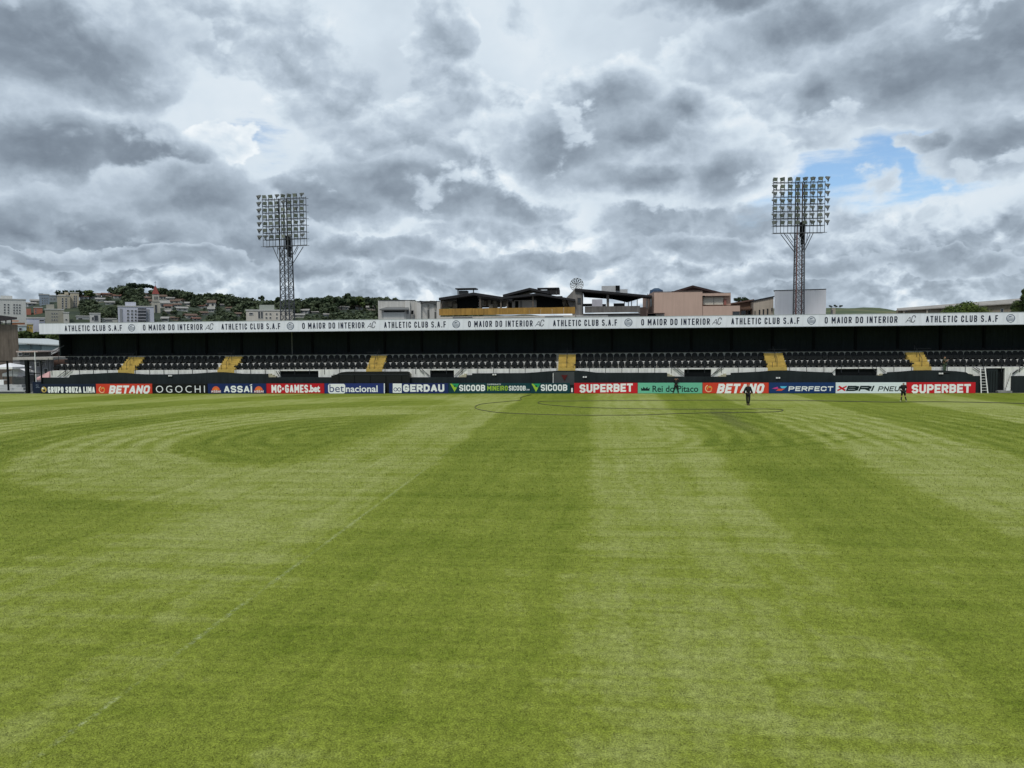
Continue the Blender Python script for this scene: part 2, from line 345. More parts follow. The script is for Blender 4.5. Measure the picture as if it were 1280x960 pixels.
# -- grass pitch
def grass_nodes(n):
    geo = n.new('ShaderNodeNewGeometry'); pos = geo.outputs['Position']; X, Y, Z = n.sep(pos)
    wn = n.noise(pos, .22, 4, .6, out='Color'); wx = n.m('MULTIPLY', n.m('SUBTRACT', n.sep(wn)[0],   .5), 1.7)
    wf = n.noise(pos, 1.6, 3, .6); wx = n.m('ADD', wx, n.m('MULTIPLY', n.m('SUBTRACT', wf, .5), .9))
    Xw = n.m('ADD', X, wx)
    soft = n.sm(Y, 8, 45, .7, .4)
    def stripes(c, start, edges):
        t = start; res = None
        for e in edges:
            sgn = -1 if t else 1; t = 1-t
            s1 = n.m('MULTIPLY', n.sm(n.m('DIVIDE', n.m('SUBTRACT', c, e), soft), -1, 1), float(sgn))
            res = s1 if res is None else n.m('ADD', res, s1)
        return n.m('ADD', res, float(start))
    right = stripes(Xw, 1, [-7.2, -.5, 5.4, 11.2, 18.3, 25.5, 32, 39])
    rl = n.m('SQRT', n.m('ADD', n.m('POWER', n.m('ADD', n.m('ADD', X, n.m('MULTIPLY', wx, .5)), 12.5), 2.0), n.m('POWER', n.m('MULTIPLY', n.m('SUBTRACT', Y, 43.0), .9), 2.0)))
    left = stripes(rl, 0, [10.5, 17.5, 22.5, 28.5, 34, 40, 47])
    sel = n.sm(Xw, -14.5, -11.5)
    mixv = n.m('ADD', n.m('MULTIPLY', right, sel), n.m('MULTIPLY', left, n.m('SUBTRACT', 1.0, sel)))
    # wheel rings where the mower turned
    Xr = n.m('ADD', X, n.m('MULTIPLY', wx, .3))
    rr = n.m('SQRT', n.m('ADD', n.m('POWER', n.m('SUBTRACT', Xr, .5), 2.0), n.m('POWER', n.m('MULTIPLY', n.m('SUBTRACT', Y, 44.0), .62), 2.0)))
    ringr = n.m('MULTIPLY', n.m('SINE', n.m('MULTIPLY', rr, 5.2)), n.m('MULTIPLY', n.sm(X, 1, 6), n.m('MULTIPLY', n.sm(Y, 34, 42), n.sm(Y, 62, 52))))
    ringl = n.m('MULTIPLY', n.m('SINE', n.m('MULTIPLY', rl, 4.6)), n.m('MULTIPLY', n.sm(X, -14, -18), n.m('MULTIPLY', n.sm(Y, 28, 38), n.sm(Y, 60, 50))))
    ring = n.m('MULTIPLY', n.m('ADD', ringr, ringl), n.sm(n.noise(pos, .5, 2), .35, .65, .05, .30))
    # fine lines along the mowing direction
    ln = n.noise(n.comb(n.m('MULTIPLY', Xw, 2.2), n.m('MULTIPLY', Y, .05), 0.0), 1.0, 3, .6)
    ln2 = n.noise(n.comb(n.m('MULTIPLY', X, .10), n.m('MULTIPLY', Y, 1.5), 3.0), 1.0, 3, .6)
    patch = n.noise(pos, .12, 3, .5); patch2 = n.noise(pos, .8, 5, .65)
    def arc(cx, cy, r0, w_, y0_, y1_, x0_, x1_):
        dd = n.m('SQRT', n.m('ADD', n.m('POWER', n.m('SUBTRACT', Xw, cx), 2.0), n.m('POWER', n.m('SUBTRACT', Y, cy), 2.0)))
        return n.m('MULTIPLY', n.sm(n.m('ABSOLUTE', n.m('SUBTRACT', dd, r0)), w_, w_*.3), n.m('MULTIPLY', n.m('MULTIPLY', n.sm(X, x0_, x0_+2), n.sm(X, x1_, x1_-2)), n.m('MULTIPLY', n.sm(Y, y0_, y0_+2), n.sm(Y, y1_, y1_-2))))
    arcs = n.m('ADD', arc(-6, 64, 27.5, .35, 34, 60, -6, 16), n.m('ADD', arc(-6, 64, 29.3, .3, 34, 60, -6, 16), arc(-2, 22, 26, .3, 30, 50, 2, 26)))
    amp = n.sm(Y, 8, 36, .20, .44)
    t = n.m('MULTIPLY', n.m('SUBTRACT', mixv, .5), amp)
    t = n.m('ADD', t, n.m('SUBTRACT', ring, n.m('MULTIPLY', arcs, .28)))
    t = n.m('ADD', t, n.m('MULTIPLY', n.m('SUBTRACT', ln, .5), .75))
    t = n.m('ADD', t, n.m('MULTIPLY', n.m('SUBTRACT', ln2, .5), .85))
    t = n.m('ADD', t, n.m('MULTIPLY', n.m('SUBTRACT', patch, .5), .7))
    t = n.m('ADD', t, n.m('MULTIPLY', n.m('SUBTRACT', patch2, .5), .7))
    t = n.m('ADD', t, .5, clamp=True)
    col = n.ramp(t, [(0, (.132,.176,.014)), (.5, (.220,.260,.036)), (1, (.348,.376,.126))])
    # worn dark streak left by wheels
    w1 = n.m('MULTIPLY', n.m('MULTIPLY', n.sm(n.m('ABSOLUTE', n.m('SUBTRACT', Xw, 8.6)), 1.1, .2), n.m('MULTIPLY', n.sm(Y, 42, 50), n.sm(Y, 60, 56))), .5)
    col = n.mix(w1, col, (.10,.11,.035))
    # remains of an old chalk line
    Xc = n.m('ADD', X, n.m('MULTIPLY', n.m('SUBTRACT', n.noise(pos, 6.0, 2), .5), .12))
    ck = n.m('MULTIPLY', n.sm(n.m('ABSOLUTE', n.m('ADD', Xc, 7.2)), .08, .02), n.sm(n.noise(pos, 9.0, 5, .75), n.sm(Y, 9, 20, .42, .34), n.sm(Y, 9, 20, .70, .72)))
    ck = n.m('MULTIPLY', ck, n.m('MULTIPLY', n.sm(n.noise(pos, .5, 2),   .36, .55, .35, 1), n.sm(Y, 46, 22)))
    col = n.mix(n.m('MULTIPLY', ck, .32), col, (.62,.66,.52))
    return n, pos, X, Y, col, t
gm = bpy.data.materials.new('mown_grass'); gm.use_nodes = True; n = NT(gm.node_tree); b = gm.node_tree.nodes['Principled BSDF']
n, pos, X, Y, col, t = grass_nodes(n)
m1 = n.noise(pos, 7.0, 6, .72); m2 = n.noise(pos, 34.0, 3, .75)
fade = n.sm(Y, 8, 60, 1.0, .6)
mt = n.m('ADD', 1.0, n.m('MULTIPLY', n.m('ADD', n.m('MULTIPLY', n.m('SUBTRACT', m1, .5), 1.9), n.m('MULTIPLY', n.m('SUBTRACT', m2, .5), 3.2)), fade))
col = n.vscale(col, mt)
n.put(b.inputs['Base Color'], col); b.inputs['Roughness'].default_value = .85; b.inputs['Specular IOR Level'].default_value = .12
bp = n.new('ShaderNodeBump'); bp.inputs['Strength'].default_value = .55; bp.inputs['Distance'].default_value = .03
n.put(bp.inputs['Height'], n.m('ADD', m1, n.m('MULTIPLY', m2, .8))); n.put(b.inputs['Normal'], bp.outputs[0])
mb = MB(); mb.add([(-95,-8,0),(80,-8,0),(80,Y0+.5,0),(-58,Y0+.5,0),(-95,Y0-.5,0)], [(0,1,2,3,4)])
build(mb, 'grass_pitch', gm, kind='structure')
# -- standing blades on the near part of the pitch
def blades():
    g = np.random.default_rng(5); n0 = 3200000; y = 7.2+(62-7.2)*g.random(n0)**1.7; x = g.uniform(-.83, .60, n0)*(y+1.2)
    pdf = (y-7.2+.05)**(1/1.7-1); want = (8/y)**2.3*(y+1.2); pr = want/pdf; pr = pr/pr.max(); keep = g.random(n0) < pr*3.0
    p = np.stack([x, y], 1)[keep][:420000]; k_ = len(p); sc = np.clip(p[:,1]/11, .9, 3.0)
    a = g.uniform(0, 6.28, k_); h = g.uniform(.016, .036, k_)*sc**.5; w = g.uniform(.0025, .005, k_)*sc; le = g.uniform(.2, 1.1, k_)*h; lb = g.uniform(0, 6.28, k_)
    V = np.zeros((k_, 3, 3)); V[:,0,0] = p[:,0]-np.cos(a)*w; V[:,0,1] = p[:,1]-np.sin(a)*w; V[:,1,0] = p[:,0]+np.cos(a)*w; V[:,1,1] = p[:,1]+np.sin(a)*w
    V[:,2,0] = p[:,0]+np.cos(lb)*le; V[:,2,1] = p[:,1]+np.sin(lb)*le; V[:,2,2] = h
    me = bpy.data.meshes.new('grass_blades'); me.vertices.add(k_*3); me.vertices.foreach_set('co', V.astype(np.float32).ravel()); me.loops.add(k_*3); me.loops.foreach_set('vertex_index', np.arange(k_*3, dtype=np.int32))
    me.polygons.add(k_); me.polygons.foreach_set('loop_start', np.arange(0, k_*3, 3, dtype=np.int32)); me.polygons.foreach_set('loop_total', np.full(k_, 3, np.int32)); me.update()
    m = bpy.data.materials.new('grass_blade'); m.use_nodes = True; n = NT(m.node_tree); b = m.node_tree.nodes['Principled BSDF']
    n, pos, X, Y, col, t = grass_nodes(n); rnd = n.noise(pos, 60.0, 1); mid = n.noise(pos, 7.0, 6, .72)
    k2 = n.m('ADD', n.m('MULTIPLY', n.m('SUBTRACT', rnd, .5), 2.6), n.m('ADD', .98, n.m('MULTIPLY', n.m('SUBTRACT', mid, .5), 1.0)))
    n.put(b.inputs['Base Color'], n.vscale(col, k2)); b.inputs['Roughness'].default_value = .6; b.inputs['Specular IOR Level'].default_value = .25
    me.materials.append(m); o = link('grass_blades', me); tag(o, 'short mown grass blades on the near part of the pitch', 'grass', None, 'stuff'); print('blades', k_)
blades()
# -- paved strip behind the boards
mb = MB(); mb.add([(-95,Y0+.5,-.02),(80,Y0+.5,-.02),(80,96,-.02),(-95,96,-.02)], [(0,1,2,3)])
build(mb, 'concrete_apron', mat('apron_concrete', (.22,.22,.21), .9, .3, .4), kind='structure')

# -- hills
def ridge(pts):
    tab = []
    for u, v, d in pts:
        r = ray(u, v); a = math.degrees(math.atan2(r.x, r.y)); tab.append((a, r.z/math.hypot(r.x, r.y), d))
    tab.sort(); return np.array(tab)
RD = ridge([(-200,386,450),(0,386,450),(50,379,450),(100,373,450),(170,369,470),(200,370,470),(240,376,480),(290,380,480),(330,385,480),(400,381,500),(450,380,500),(480,382,500),
            (600,392,500),(800,396,600),(905,381,620),(930,378,620),(960,385,640),(1010,387,640),(1040,384.5,640),(1060,384,640),(1080,383,640),(1100,385,640),(1120,388,640),(1145,390,640),(1280,393,640),(1500,395,640)])
def terr(a, r):
    s = np.interp(a, RD[:,0], RD[:,1]); d = np.interp(a, RD[:,0], RD[:,2])
    h = EYE+s*d; t = np.clip((r-190)/(d-190), 0, 1); t = t*t*(3-2*t)*.35+t*.65
    back = np.clip((r-d)/300, 0, 1)
    return h*t*(1-back*.6)-.4+np.sin(a*1.7+r*.02)*.5*t
aa = np.linspace(-46, 44, 181); rr_ = np.concatenate([np.linspace(185, 660, 90), np.linspace(680, 950, 8)])
vs = []; fs = []
for i, a in enumerate(aa):
    for j, r in enumerate(rr_):
        vs.append((r*math.sin(R(a)), r*math.cos(R(a)), float(terr(a, r))))
nr = len(rr_)
for i in range(len(aa)-1):
    for j in range(nr-1): fs.append((i*nr+j, (i+1)*nr+j, (i+1)*nr+j+1, i*nr+j+1))
mb = MB(); mb.add(vs, fs)
hm = bpy.data.materials.new('hill_grassland'); hm.use_nodes = True; n = NT(hm.node_tree); b = hm.node_tree.nodes['Principled BSDF']
pos = n.new('ShaderNodeNewGeometry').outputs['Position']
hx = n.sep(pos)[0]; c = n.mix(n.sm(hx, -40, 20), n.ramp(n.noise(pos, .05, 6, .65), [(.3, (.012,.022,.010)), (.5, (.020,.034,.013)), (.62, (.035,.050,.018)), (.75, (.15,.11,.07))]), n.ramp(n.noise(pos, .03, 6, .65), [(.3, (.03,.05,.022)), (.5, (.06,.085,.03)), (.6, (.10,.12,.04)), (.72, (.17,.13,.07))]))
n.put(b.inputs['Base Color'], c); b.inputs['Roughness'].default_value = .95
o = build(mb, 'hills', hm, kind='structure'); o.data.polygons.foreach_set('use_smooth', [True]*len(o.data.polygons))
def hit(u, v):
    """first point of the hills under a line of sight"""
    d = ray(u, v); a = math.degrees(math.atan2(d.x, d.y)); hl = math.hypot(d.x, d.y)
    for r in np.arange(190, 900, 3.0):
        z = EYE+d.z/hl*r
        if z <= terr(a, r): return Vector((r*math.sin(R(a)), r*math.cos(R(a)), float(terr(a, r))))
    r = float(np.interp(a, RD[:,0], RD[:,2])); return Vector((r*math.sin(R(a)), r*math.cos(R(a)), float(terr(a, r))))
def depth(p): return -(CM.inverted() @ (Vector(p)-Vector((0,0,EYE)))).z

# ================================================================== STAND
def X_(u, v, Y): return P(u, v, Y).x
def Z_(u, v, Y): return P(u, v, Y).z
stand = thing('stadium_stand', 'long roofed stadium stand in black and white with a white lettered fascia, behind the boards', 'stadium stand', (0, 80, 0))
XL = X_(63, 465, YW); XR = 62.0
zB = 2.43; zA = 3.10; zC = 3.95; YRA = 79.15; YRC = 80.3; YR = 82.6
ZT, ZBOT = 7.58, 6.48
# roof + fascia
FX0 = X_(49, 410, YF)
mb = MB(); mb.xprism([(YF+.06, ZBOT+.28), (83.4, ZBOT+.55), (83.4, ZBOT+.72), (YF+.06, ZBOT+.48)], FX0+.1, XR)
build(mb, 'roof', mat('dark_roof_sheet', (.02,.022,.024), .6, .2, 1), stand)
mb = MB(); mb.box(-.07, .07, YF+.1-80, YR-.05-80, ZBOT+.05, ZBOT+.26); rbm = mb.mesh('roof_beam', BLACK)
for x in np.arange(FX0+.6, XR, 4.13): link('roof_beam', rbm, stand, (x, 0, 0))
# fascia made of banner panels with seams
nP = 28; pw = (XR-FX0)/nP
me0 = None
for i in range(nP):
    if me0 is None:
        mb = MB(); mb.box(0.006, pw-.006, -.03, .03, 0, ZT-ZBOT); me0 = mb.mesh('fascia_panel', VINYL)
    link('fascia_panel', me0, stand, (FX0+i*pw, YF-80, ZBOT+.0015*(i % 2)))
mb = MB(); mb.box(FX0, XR, YF-.045, YF+.05, ZT, ZT+.05); mb.box(FX0, XR, YF-.045, YF+.05, ZBOT-.05, ZBOT-.002)
build(mb, 'fascia_trim', mat('pale_metal_trim', (.42,.45,.5), .5, .1), stand)
yt = YF-.034
tz0, tz1 = ZBOT+.27, ZBOT+.83
for s, lst in (('ATHLETIC CLUB S.A.F', [(80.8,152.2),(276.8,350.3),(480.2,557.3),(691.4,771.3),(914,999.2),(1157,1247.3)]),
               ('O MAIOR DO INTERIOR', [(178.7,253.2),(377.8,455.6),(585.2,665.8),(801.5,887.3),(1030.7,1121.7)])):
    for u0, u1 in lst:
        mb = MB(); put_block(mb, s, X_(u0, 405, YF), X_(u1, 400, YF), tz0-.03, tz1+.04, yt, .165, .20)
        build(mb, 'fascia_lettering', NAVYINK, stand)
for u in (262.3, 465, 675.5, 897, 1139):
    x = X_(u, 402, YF); mb = MB()
    put_block(mb, 'A', x-.46, x+.02, tz0-.02, tz1-.04, yt, .10, .1, .35); put_block(mb, 'C', x+.0, x+.36, tz0-.02, tz1+.10, yt-.002, .10, .1, .2)
    build(mb, 'fascia_monogram', NAVYINK, stand)
for u in (164.5, 363, 570.3, 785.5, 1014.2, 1263):
    x = X_(u, 402, YF); z = (tz0+tz1)/2; mb = MB(); disc(mb, x, z, .40, yt, 24, .33)
    for dz_, w_ in ((-.2, .26), (-.09, .31), (.03, .33)): quadxz(mb, [(x-w_, z+dz_-.028), (x+w_, z+dz_-.028), (x+w_, z+dz_+.028), (x-w_, z+dz_+.028)], yt)
    quadxz(mb, [(x-.25, z+.11), (x-.05, z+.11), (x+.05, z+.17), (x+.2, z+.2), (x+.05, z+.25), (x-.15, z+.22)], yt)
    build(mb, 'fascia_crest', mat('grey_blue_print', (.10,.13,.20), .6, .1), stand)
# rear wall panels and posts
RX0 = X_(89, 430, YR)
px_ = RX0; k_ = 0; bay = 4.13; mR = None
while px_ < XR:
    if mR is None:
        mb = MB(); mb.box(.09, bay-.09, -.04, .04, 0, ZBOT+.3-zC+.9)
        for q_ in range(1, 6): mb.box(bay*q_/6-.02, bay*q_/6+.02, -.06, -.04, 0, ZBOT+.3-zC+.9)
        mR = mb.mesh('rear_wall_panel', BLACKW)
        mb = MB(); mb.box(-.1, .1, -.12, .12, 0, ZBOT+.3-zC+.9); mP = mb.mesh('roof_post', BLACK)
    link('rear_wall_panel', mR, stand, (px_, YR-80, zC-.9)); link('roof_post', mP, stand, (px_, YR-80-.1, zC-.9))
    px_ += bay
mb = MB(); mb.bar((X_(365, 430, 81.9), 81.9, zC), (X_(365, 430, 81.9), 81.9, ZBOT+.3), .05, 6); build(mb, 'drainpipe', CONC, stand)
# end wall of the rear part
mb = MB(); mb.box(RX0-.1, RX0+.08, YRC+.4, YR+.2, zC, ZBOT+.3); build(mb, 'side_wall', BLACKW, stand)
# terraces
mb = MB()
mb.box(XL, XR, YW+.25, YRA, 0, zB); build(mb, 'lower_terrace', WHITEW, stand)
XA = X_(72, 450, YRA)
mb = MB(); mb.box(XL+.3, XR, YRA, YRC, 0, zA); build(mb, 'middle_terrace', WHITEW, stand)
mb = MB(); mb.box(XL+1.2, XR, YRC, 83.3, 0, zC-.05); build(mb, 'upper_terrace', mat('pale_concrete', (.52,.52,.50), .9, .2, 1, streak=.2), stand)
# dark sill under the front of each row
mb = MB(); mb.box(XL+.3, XR, YRC-.05, YRC-.003, zC-.04, zC+.02); build(mb, 'terrace_edge', CONC, stand)
# stairs: (bottom u0,u1) at the white wall
STAIRS = [((147.8,168.0), 463), ((272,293), 464), ((457.8,477.5), 463), ((697.5,719), 463), ((959.6,983.6), 463), ((1141.5,1164), 463)]
stX = []
for (u0, u1), v in STAIRS:
    x0, x1 = X_(u0, v, YW), X_(u1, v, YW); stX.append((x0, x1))
    st = bpy.data.objects.new('yellow_staircase', None); COL.objects.link(st); st.parent = stand; st.location = (x0, YW-80, 0)
    zs = [zB-.16+(zC-.12-zB+.16)*i/7 for i in range(1, 8)]
    for i in range(7):
        y0 = YW-.06+i*.31; mb = MB(); mb.box(x0, x1, y0, YRC+.1, (zB-.5 if i == 0 else zs[i-1]+.002), zs[i])
        build(mb, 'step', YEL, st)
    mb = MB(); xm = (x0+x1)/2
    for i in (0, 2, 4, 6): mb.bar((xm, YW+.1+i*.31, zs[i]), (xm, YW+.1+i*.31, zs[i]+.75), .022)
    mb.bar((xm, YW+.1, zs[0]+.75), (xm, YW+.1+6*.31, zs[6]+.75), .022); mb.bar((x0+.03, YW+.05, zs[6]+.4), (x1-.03, YW+.05, zs[6]+.4), .015)
    build(mb, 'handrail', DKMET, st)
# seats
mb = MB()
prof = []
for i in range(9):
    tt = math.pi*i/8; prof.append((.235*math.cos(tt)*(1 if 1 else 0), .40+.17*math.sin(tt)))
outl = [(.265, .10)]+prof+[(-.265, .10)]
mb.prism(outl, .0, .045); sh = MB()
mb.add([(-.27,-.42,.15),(.27,-.42,.15),(.27,.0,.11),(-.27,.0,.11),(-.26,-.40,-.16),(.26,-.40,-.16),(.26,.0,.03),(-.26,.0,.03)],
       [(0,1,2,3),(4,7,6,5),(0,4,5,1),(1,5,6,2),(2,6,7,3),(3,7,4,0)])
mb.box(-.235,-.2,-.38,.02,.12,.17); mb.box(.2,.235,-.38,.02,.12,.17); mb.box(-.07,.07,-.2,.0,-.28,.06)
seat_me = mb.mesh('stadium_seat', SEATM)
ROWA = [(87,158,11),(183.7,277.8,14),(306.6,460.6,21),(486.8,692,27),(722.8,951.4,29),(979.5,1126.4,21),(1156,1300,20)]
ROWB = [(72.8,147.8,11),(174.4,269,14),(298,455.6,22),(484,692,27),(721.7,954.7,30),(984.7,1136.7,22),(1165.4,1300,18)]
for rows, nm, Ys, zf, v in ((ROWA, 'upper', YRC-.18, zA, 448), (ROWB, 'lower', YRA-.18, zB, 457)):
    for bi, (u0, u1, nn) in enumerate(rows):
        xa, xb = X_(u0, v, Ys), X_(u1, v, Ys)
        for i in range(nn):
            x = xa+(xb-xa)*i/(nn-1)
            if x > XR: continue
            o = link('seat', seat_me, stand, (x+random.uniform(-.02, .02), Ys-80+random.uniform(-.015, .015), zf+.26+random.uniform(-.01, .01)))
            o.scale = (min(1.14, (xb-xa)/(nn-1)*.86/.47), 1, 1.0 if nm == 'upper' else .80); o.rotation_euler = (R(-6+random.uniform(-2, 2)), 0, R(random.uniform(-3, 3)))
bm_s = MB(); Yc = YRC+1.2; x = RX0+.6; base = seat_me
vv = [v_.co.copy() for v_ in base.vertices]; ff = [tuple(p.vertices) for p in base.polygons]
while x < XR-.5:
    if not any(a-.1 < x < b_+.1 for a, b_ in stX): bm_s.add([(p.x+x, p.y+Yc, p.z*.62+zC-.12) for p in vv], ff)
    x += .62
build(bm_s, 'back_row_seats', SEATM, stand, kind='stuff')
# front: white wall with openings, black wall with its stepped and curved top
OPEN = [(350,398,471.5),(537.5,567.5,471.5),(855.3,889,471.5),(1044,1096.5,471.5),(1232.5,1256,489.5)]
vt = 461.0
ZOT = Z_(640, 462.6, YW)
cuts = [(X_(a, 466, YW), X_(b_, 466, YW), 0) for a, b_, _ in OPEN]
x = XL
for i, (a, b_, _) in enumerate(cuts+[(XR, XR, 0)]):
    mb = MB(); mb.box(x, a, YW, YW+.22, 0, zB-.02); build(mb, 'white_front_wall', WHITEW, stand)
    if b_ > a: mb = MB(); mb.box(a, b_, YW+.005, YW+.22, ZOT, zB-.03); build(mb, 'opening_lintel', WHITEW, stand)
    x = b_
for a, b_, _ in cuts:
    mb = MB(); mb.box(a-.02, b_+.02, YW+.22, YW+.245, 0, ZOT+.02); build(mb, 'opening_back_panel', BLACK, stand)
prof = [(51,472),(86,472),(87.5,468.8),(103,467.6),(115,467.2),(130,466.4),(145,465.8),(155,466.1),(168,467.4),(182,468),(215,467.9),(240,467.2),(254,466.2),(267,465.4),(278,465.2),
 (290,466.2),(303,467.3),(334.5,467.4),(335,471.6),(350,471.6),(368,471.6),(398,471.6),(405,471.6),(513,471.7),(520,471.7),(583,471.6),(583,469),(590,468.8),(590,466.8),(620,466.6),(655,466.4),(668,465.6),(683,464.3),(697,463.4),(722,463.3),
 (735,464.4),(745,465.8),(755,466),(800,466),(834,466),(834,470.6),(855,470.8),(889,470.9),(908,470.9),(908,468.8),(914,468.6),(914,466.2),(930,465.6),(950,464.6),(966,463.2),(985,463),(1003,464.2),(1020,465),(1040,465.6),(1042,469),(1044,469.4),
 (1096.5,469.6),(1104,469.2),(1104,467.4),(1110,467),(1110,465.4),(1125,464.6),(1142,463.2),(1160,462.8),(1178,463.1),(1196,464),(1208,465.4),(1211,467.5),(1216,468),(1216,470),(1227.5,470)]
top = [(X_(u, v, YB), Z_(u, v, YB)) for u, v in prof]
# one length per span keeps each polygon simple
mb = MB()
for (xa, za), (xb, zb_) in zip(top[:-1], top[1:]):
    if xb-xa > .02: mb.prism([(xa, 0), (xb, 0), (xb, zb_), (xa, za)], YB, YB+.3)
build(mb, 'black_front_wall', BLACKW, stand)
mb = MB(); mb.box(X_(1227.5, 480, YB), X_(1247, 480, YB), YB+.02, YB+.3, 0, Z_(1237, 461.8, YB)); build(mb, 'black_door_leaf', BLACKW, stand)
mb = MB()
for q_ in range(1, 6): x = X_(1227.5+q_*3.3, 480, YB); mb.box(x-.02, x+.02, YB-.01, YB+.02, .05, Z_(1237, 464, YB))
build(mb, 'door_rib', BLACK, stand)
mb = MB(); mb.box(X_(1264, 480, YB), XR, YB, YB+.3, 0, Z_(1270, 470, YB)); build(mb, 'black_side_wall', BLACKW, stand)
mb = MB(); mb.box(X_(1246.5, 488, YB-.3), X_(1264, 488, YB-.3), YB-.5, YW, .02, .2); build(mb, 'door_step', CONC, stand)
# white wall side stair by the doorway at right
mb = MB()
for i in range(6): mb.box(X_(1257+i*1.2, 485, YB+.2), X_(1264, 485, YB+.2), YB+.1, YB+.3, .2+i*.28, .2+(i+1)*.28-.004)
build(mb, 'access_step', WHITEW, stand)
# small entrance steps at the ends of the black wall
for u, dr in ((335,1),(513,-1),(583,-1),(834,1),(908,-1),(1104,-1),(1211,1)):
    st = MB(); 
    for i in range(3):
        a = X_(u+dr*(i*3.2), 468, YB+.1); c_ = X_(u+dr*((i+1)*3.2), 468, YB+.1); st.box(min(a, c_), max(a, c_), YB+.15, YW-.004, 1.4, Z_(u, 467.2+i*1.5, YB))
    build(st, 'entrance_step', mat('cream_step', (.45,.42,.30), .85, .2), stand)
# diagonal stair rails beside the openings
mb = MB()
for u0, v0, u1, v1 in ((84,462,72,471),(90,462,79,471),(348,464,352,471),(345,464,349,470),(527,461,537,470),(524,461,530,467),(579,459,568,470),(583,459,573,468),(840,458,855,470),(844,458,857,468),(901,458,889,470),(905,458,891,468),
        (1047,459,1040,466),(1090,459,1096,466),(1100,459,1107,465),(1216,459,1224,464),(1220,459,1226,463),(1280,458,1262,470),(1272,462,1264,468)):
    mb.bar(P(u0, v0, YW-.12), P(u1, v1, YW-.12), .035)
build(mb, 'stair_rail', DKMET, stand)
# front guard rail
mb = MB(); x = XL+.2; i = 0
while x < XR:
    inst = any(a-.1 < x < b_+.1 for a, b_ in stX)
    mb.bar((x, YW-.03, zB-.5), (x, YW-.03, zB+.58), .03)
    x += 1.63
for z in (zB+.57,): mb.bar((XL+.2, YW-.03, z), (XR, YW-.03, z), .014)
build(mb, 'guard_rail', DKMET, stand)
mb = MB()
for (ua, va), (ub, vb) in (((60.5,448),(60.5,463)),((73,434),(73,452)),((60.5,444),(73,436)),((73,436),(80,432)),((60.5,452),(72,449))): mb.bar(P(ua, va, YW+.1), P(ub, vb, YW+.1), .03)
build(mb, 'side_rail', DKMET, stand)
mb = MB()
for u, v in ((213,469.6),(618,468.2),(731,471.2),(972.5,472.3),(1176,466.8)):
    p = P(u, v, YB-.06)
    for s_ in (-.11, .11): mb.box(p.x+s_-.08, p.x+s_+.08, YB-.14, YB-.003, p.z-.07, p.z+.07)
build(mb, 'wall_light', mat('lamp_white', (.75,.76,.75), .4, .05), stand)
# grey bay with a hanging red pennant
mb = MB(); mb.box(X_(691, 472, YB), X_(718, 472, YB), YB-.03, YB-.003, .8, Z_(700, 465, YB)); build(mb, 'grey_wall_patch', mat('grey_patch', (.055,.062,.065), .8, .2), stand)
mb = MB(); mb.bar(P(691.5, 466.5, YB-.1), P(691.5, 480, YB-.1), .045, 6); build(mb, 'white_pipe', WHITEW, stand)
p = P(705.5, 469, YB-.08); mb = MB(); mb.prism([(p.x-.32, p.z+.02), (p.x+.32, p.z+.02), (p.x, p.z-.55)], YB-.09, YB-.06)
build(mb, 'pennant', mat('dark_red_cloth', (.10,.012,.012), .8, .2), None, 'small dark red pointed pennant hanging on the black wall under the centre yellow stairs', 'pennant')
# covered bench (black box) left of centre
bx0, bx1 = X_(414, 470, 76.95), X_(512, 470, 76.95); zt_ = Z_(460, 464.6, 76.95)
bt = thing('bench_shelter', 'black covered team bench with rounded top below the third yellow stairs from the left', 'bench shelter', ((bx0+bx1)/2, 77.1, 0))
mb = MB(); mb.prism([(bx0, 0), (bx1, 0), (bx1, zt_-.22), (bx1-.1, zt_-.06), (bx1-.35, zt_), (bx0+1.6, zt_), (bx0+1.1, zt_-.05), (bx0+.7, zt_-.2), (bx0+.5, zt_-.32), (bx0, zt_-.4)], 76.95, 77.4)
build(mb, 'shell', mat('bench_black', (.008,.009,.010), .5, .2), bt)
mb = MB()
for i in range(5): x = bx0+(bx1-bx0)*(i+.5)/5; mb.box(x-.03, x+.03, 76.91, 76.948, .1, zt_-.42)
build(mb, 'rib', BLACK, bt)
mb = MB(); mb.box(bx0+.2, bx1-.2, 76.9, 76.948, zt_-.33, zt_-.28); build(mb, 'edge_trim', DKMET, bt)

# ================================================================== ADVERTISING BOARDS
ZBD = 1.06
def bm(name, *c): return mat(name, lin(*c), .5, .05, 1.0)
BW = bm('board_white_ink', 238, 241, 244)
def board(u0, u1, colr, label, side=None):
    x0, x1 = X_(u0, 486, Y0), X_(u1, 486, Y0)
    t = thing('advertising_board', label, 'advertising board', ((x0+x1)/2, Y0+.05, 0), 0, 'advertising boards along the touchline')
    mb = MB(); mb.box(x0+.012, x1-.012, Y0, Y0+.09, .03, ZBD); build(mb, 'panel', colr, t)
    mb = MB()
    for x in (x0+.4, x1-.4): mb.bar((x, Y0+.09, ZBD*.8), (x, Y0+.5, .0), .025)
    build(mb, 'prop', DKMET, t)
    def put(draw, mt, name='lettering', dy=.006):
        mb = MB(); draw(mb); me = build(mb, name, mt, t); me.location.y -= dy-.006; return me
    return t, x0, x1, put
YI = Y0-.006
def tx(s, u0, u1, v0, v1, **kw):
    def f(mb): 
        a, c_ = P(u0, v1, Y0), P(u1, v0, Y0); um = (u0+u1)/2; put_text(mb, s, a.x, c_.x, P(um, v1, Y0).z, P(um, v0, Y0).z, YI, **kw)
    return f
def tb(s, u0, u1, v0, v1, **kw):
    def f(mb):
        um = (u0+u1)/2; put_block(mb, s, P(u0, v1, Y0).x, P(u1, v0, Y0).x, P(um, v1, Y0).z, P(um, v0, Y0).z, YI, **kw)
    return f
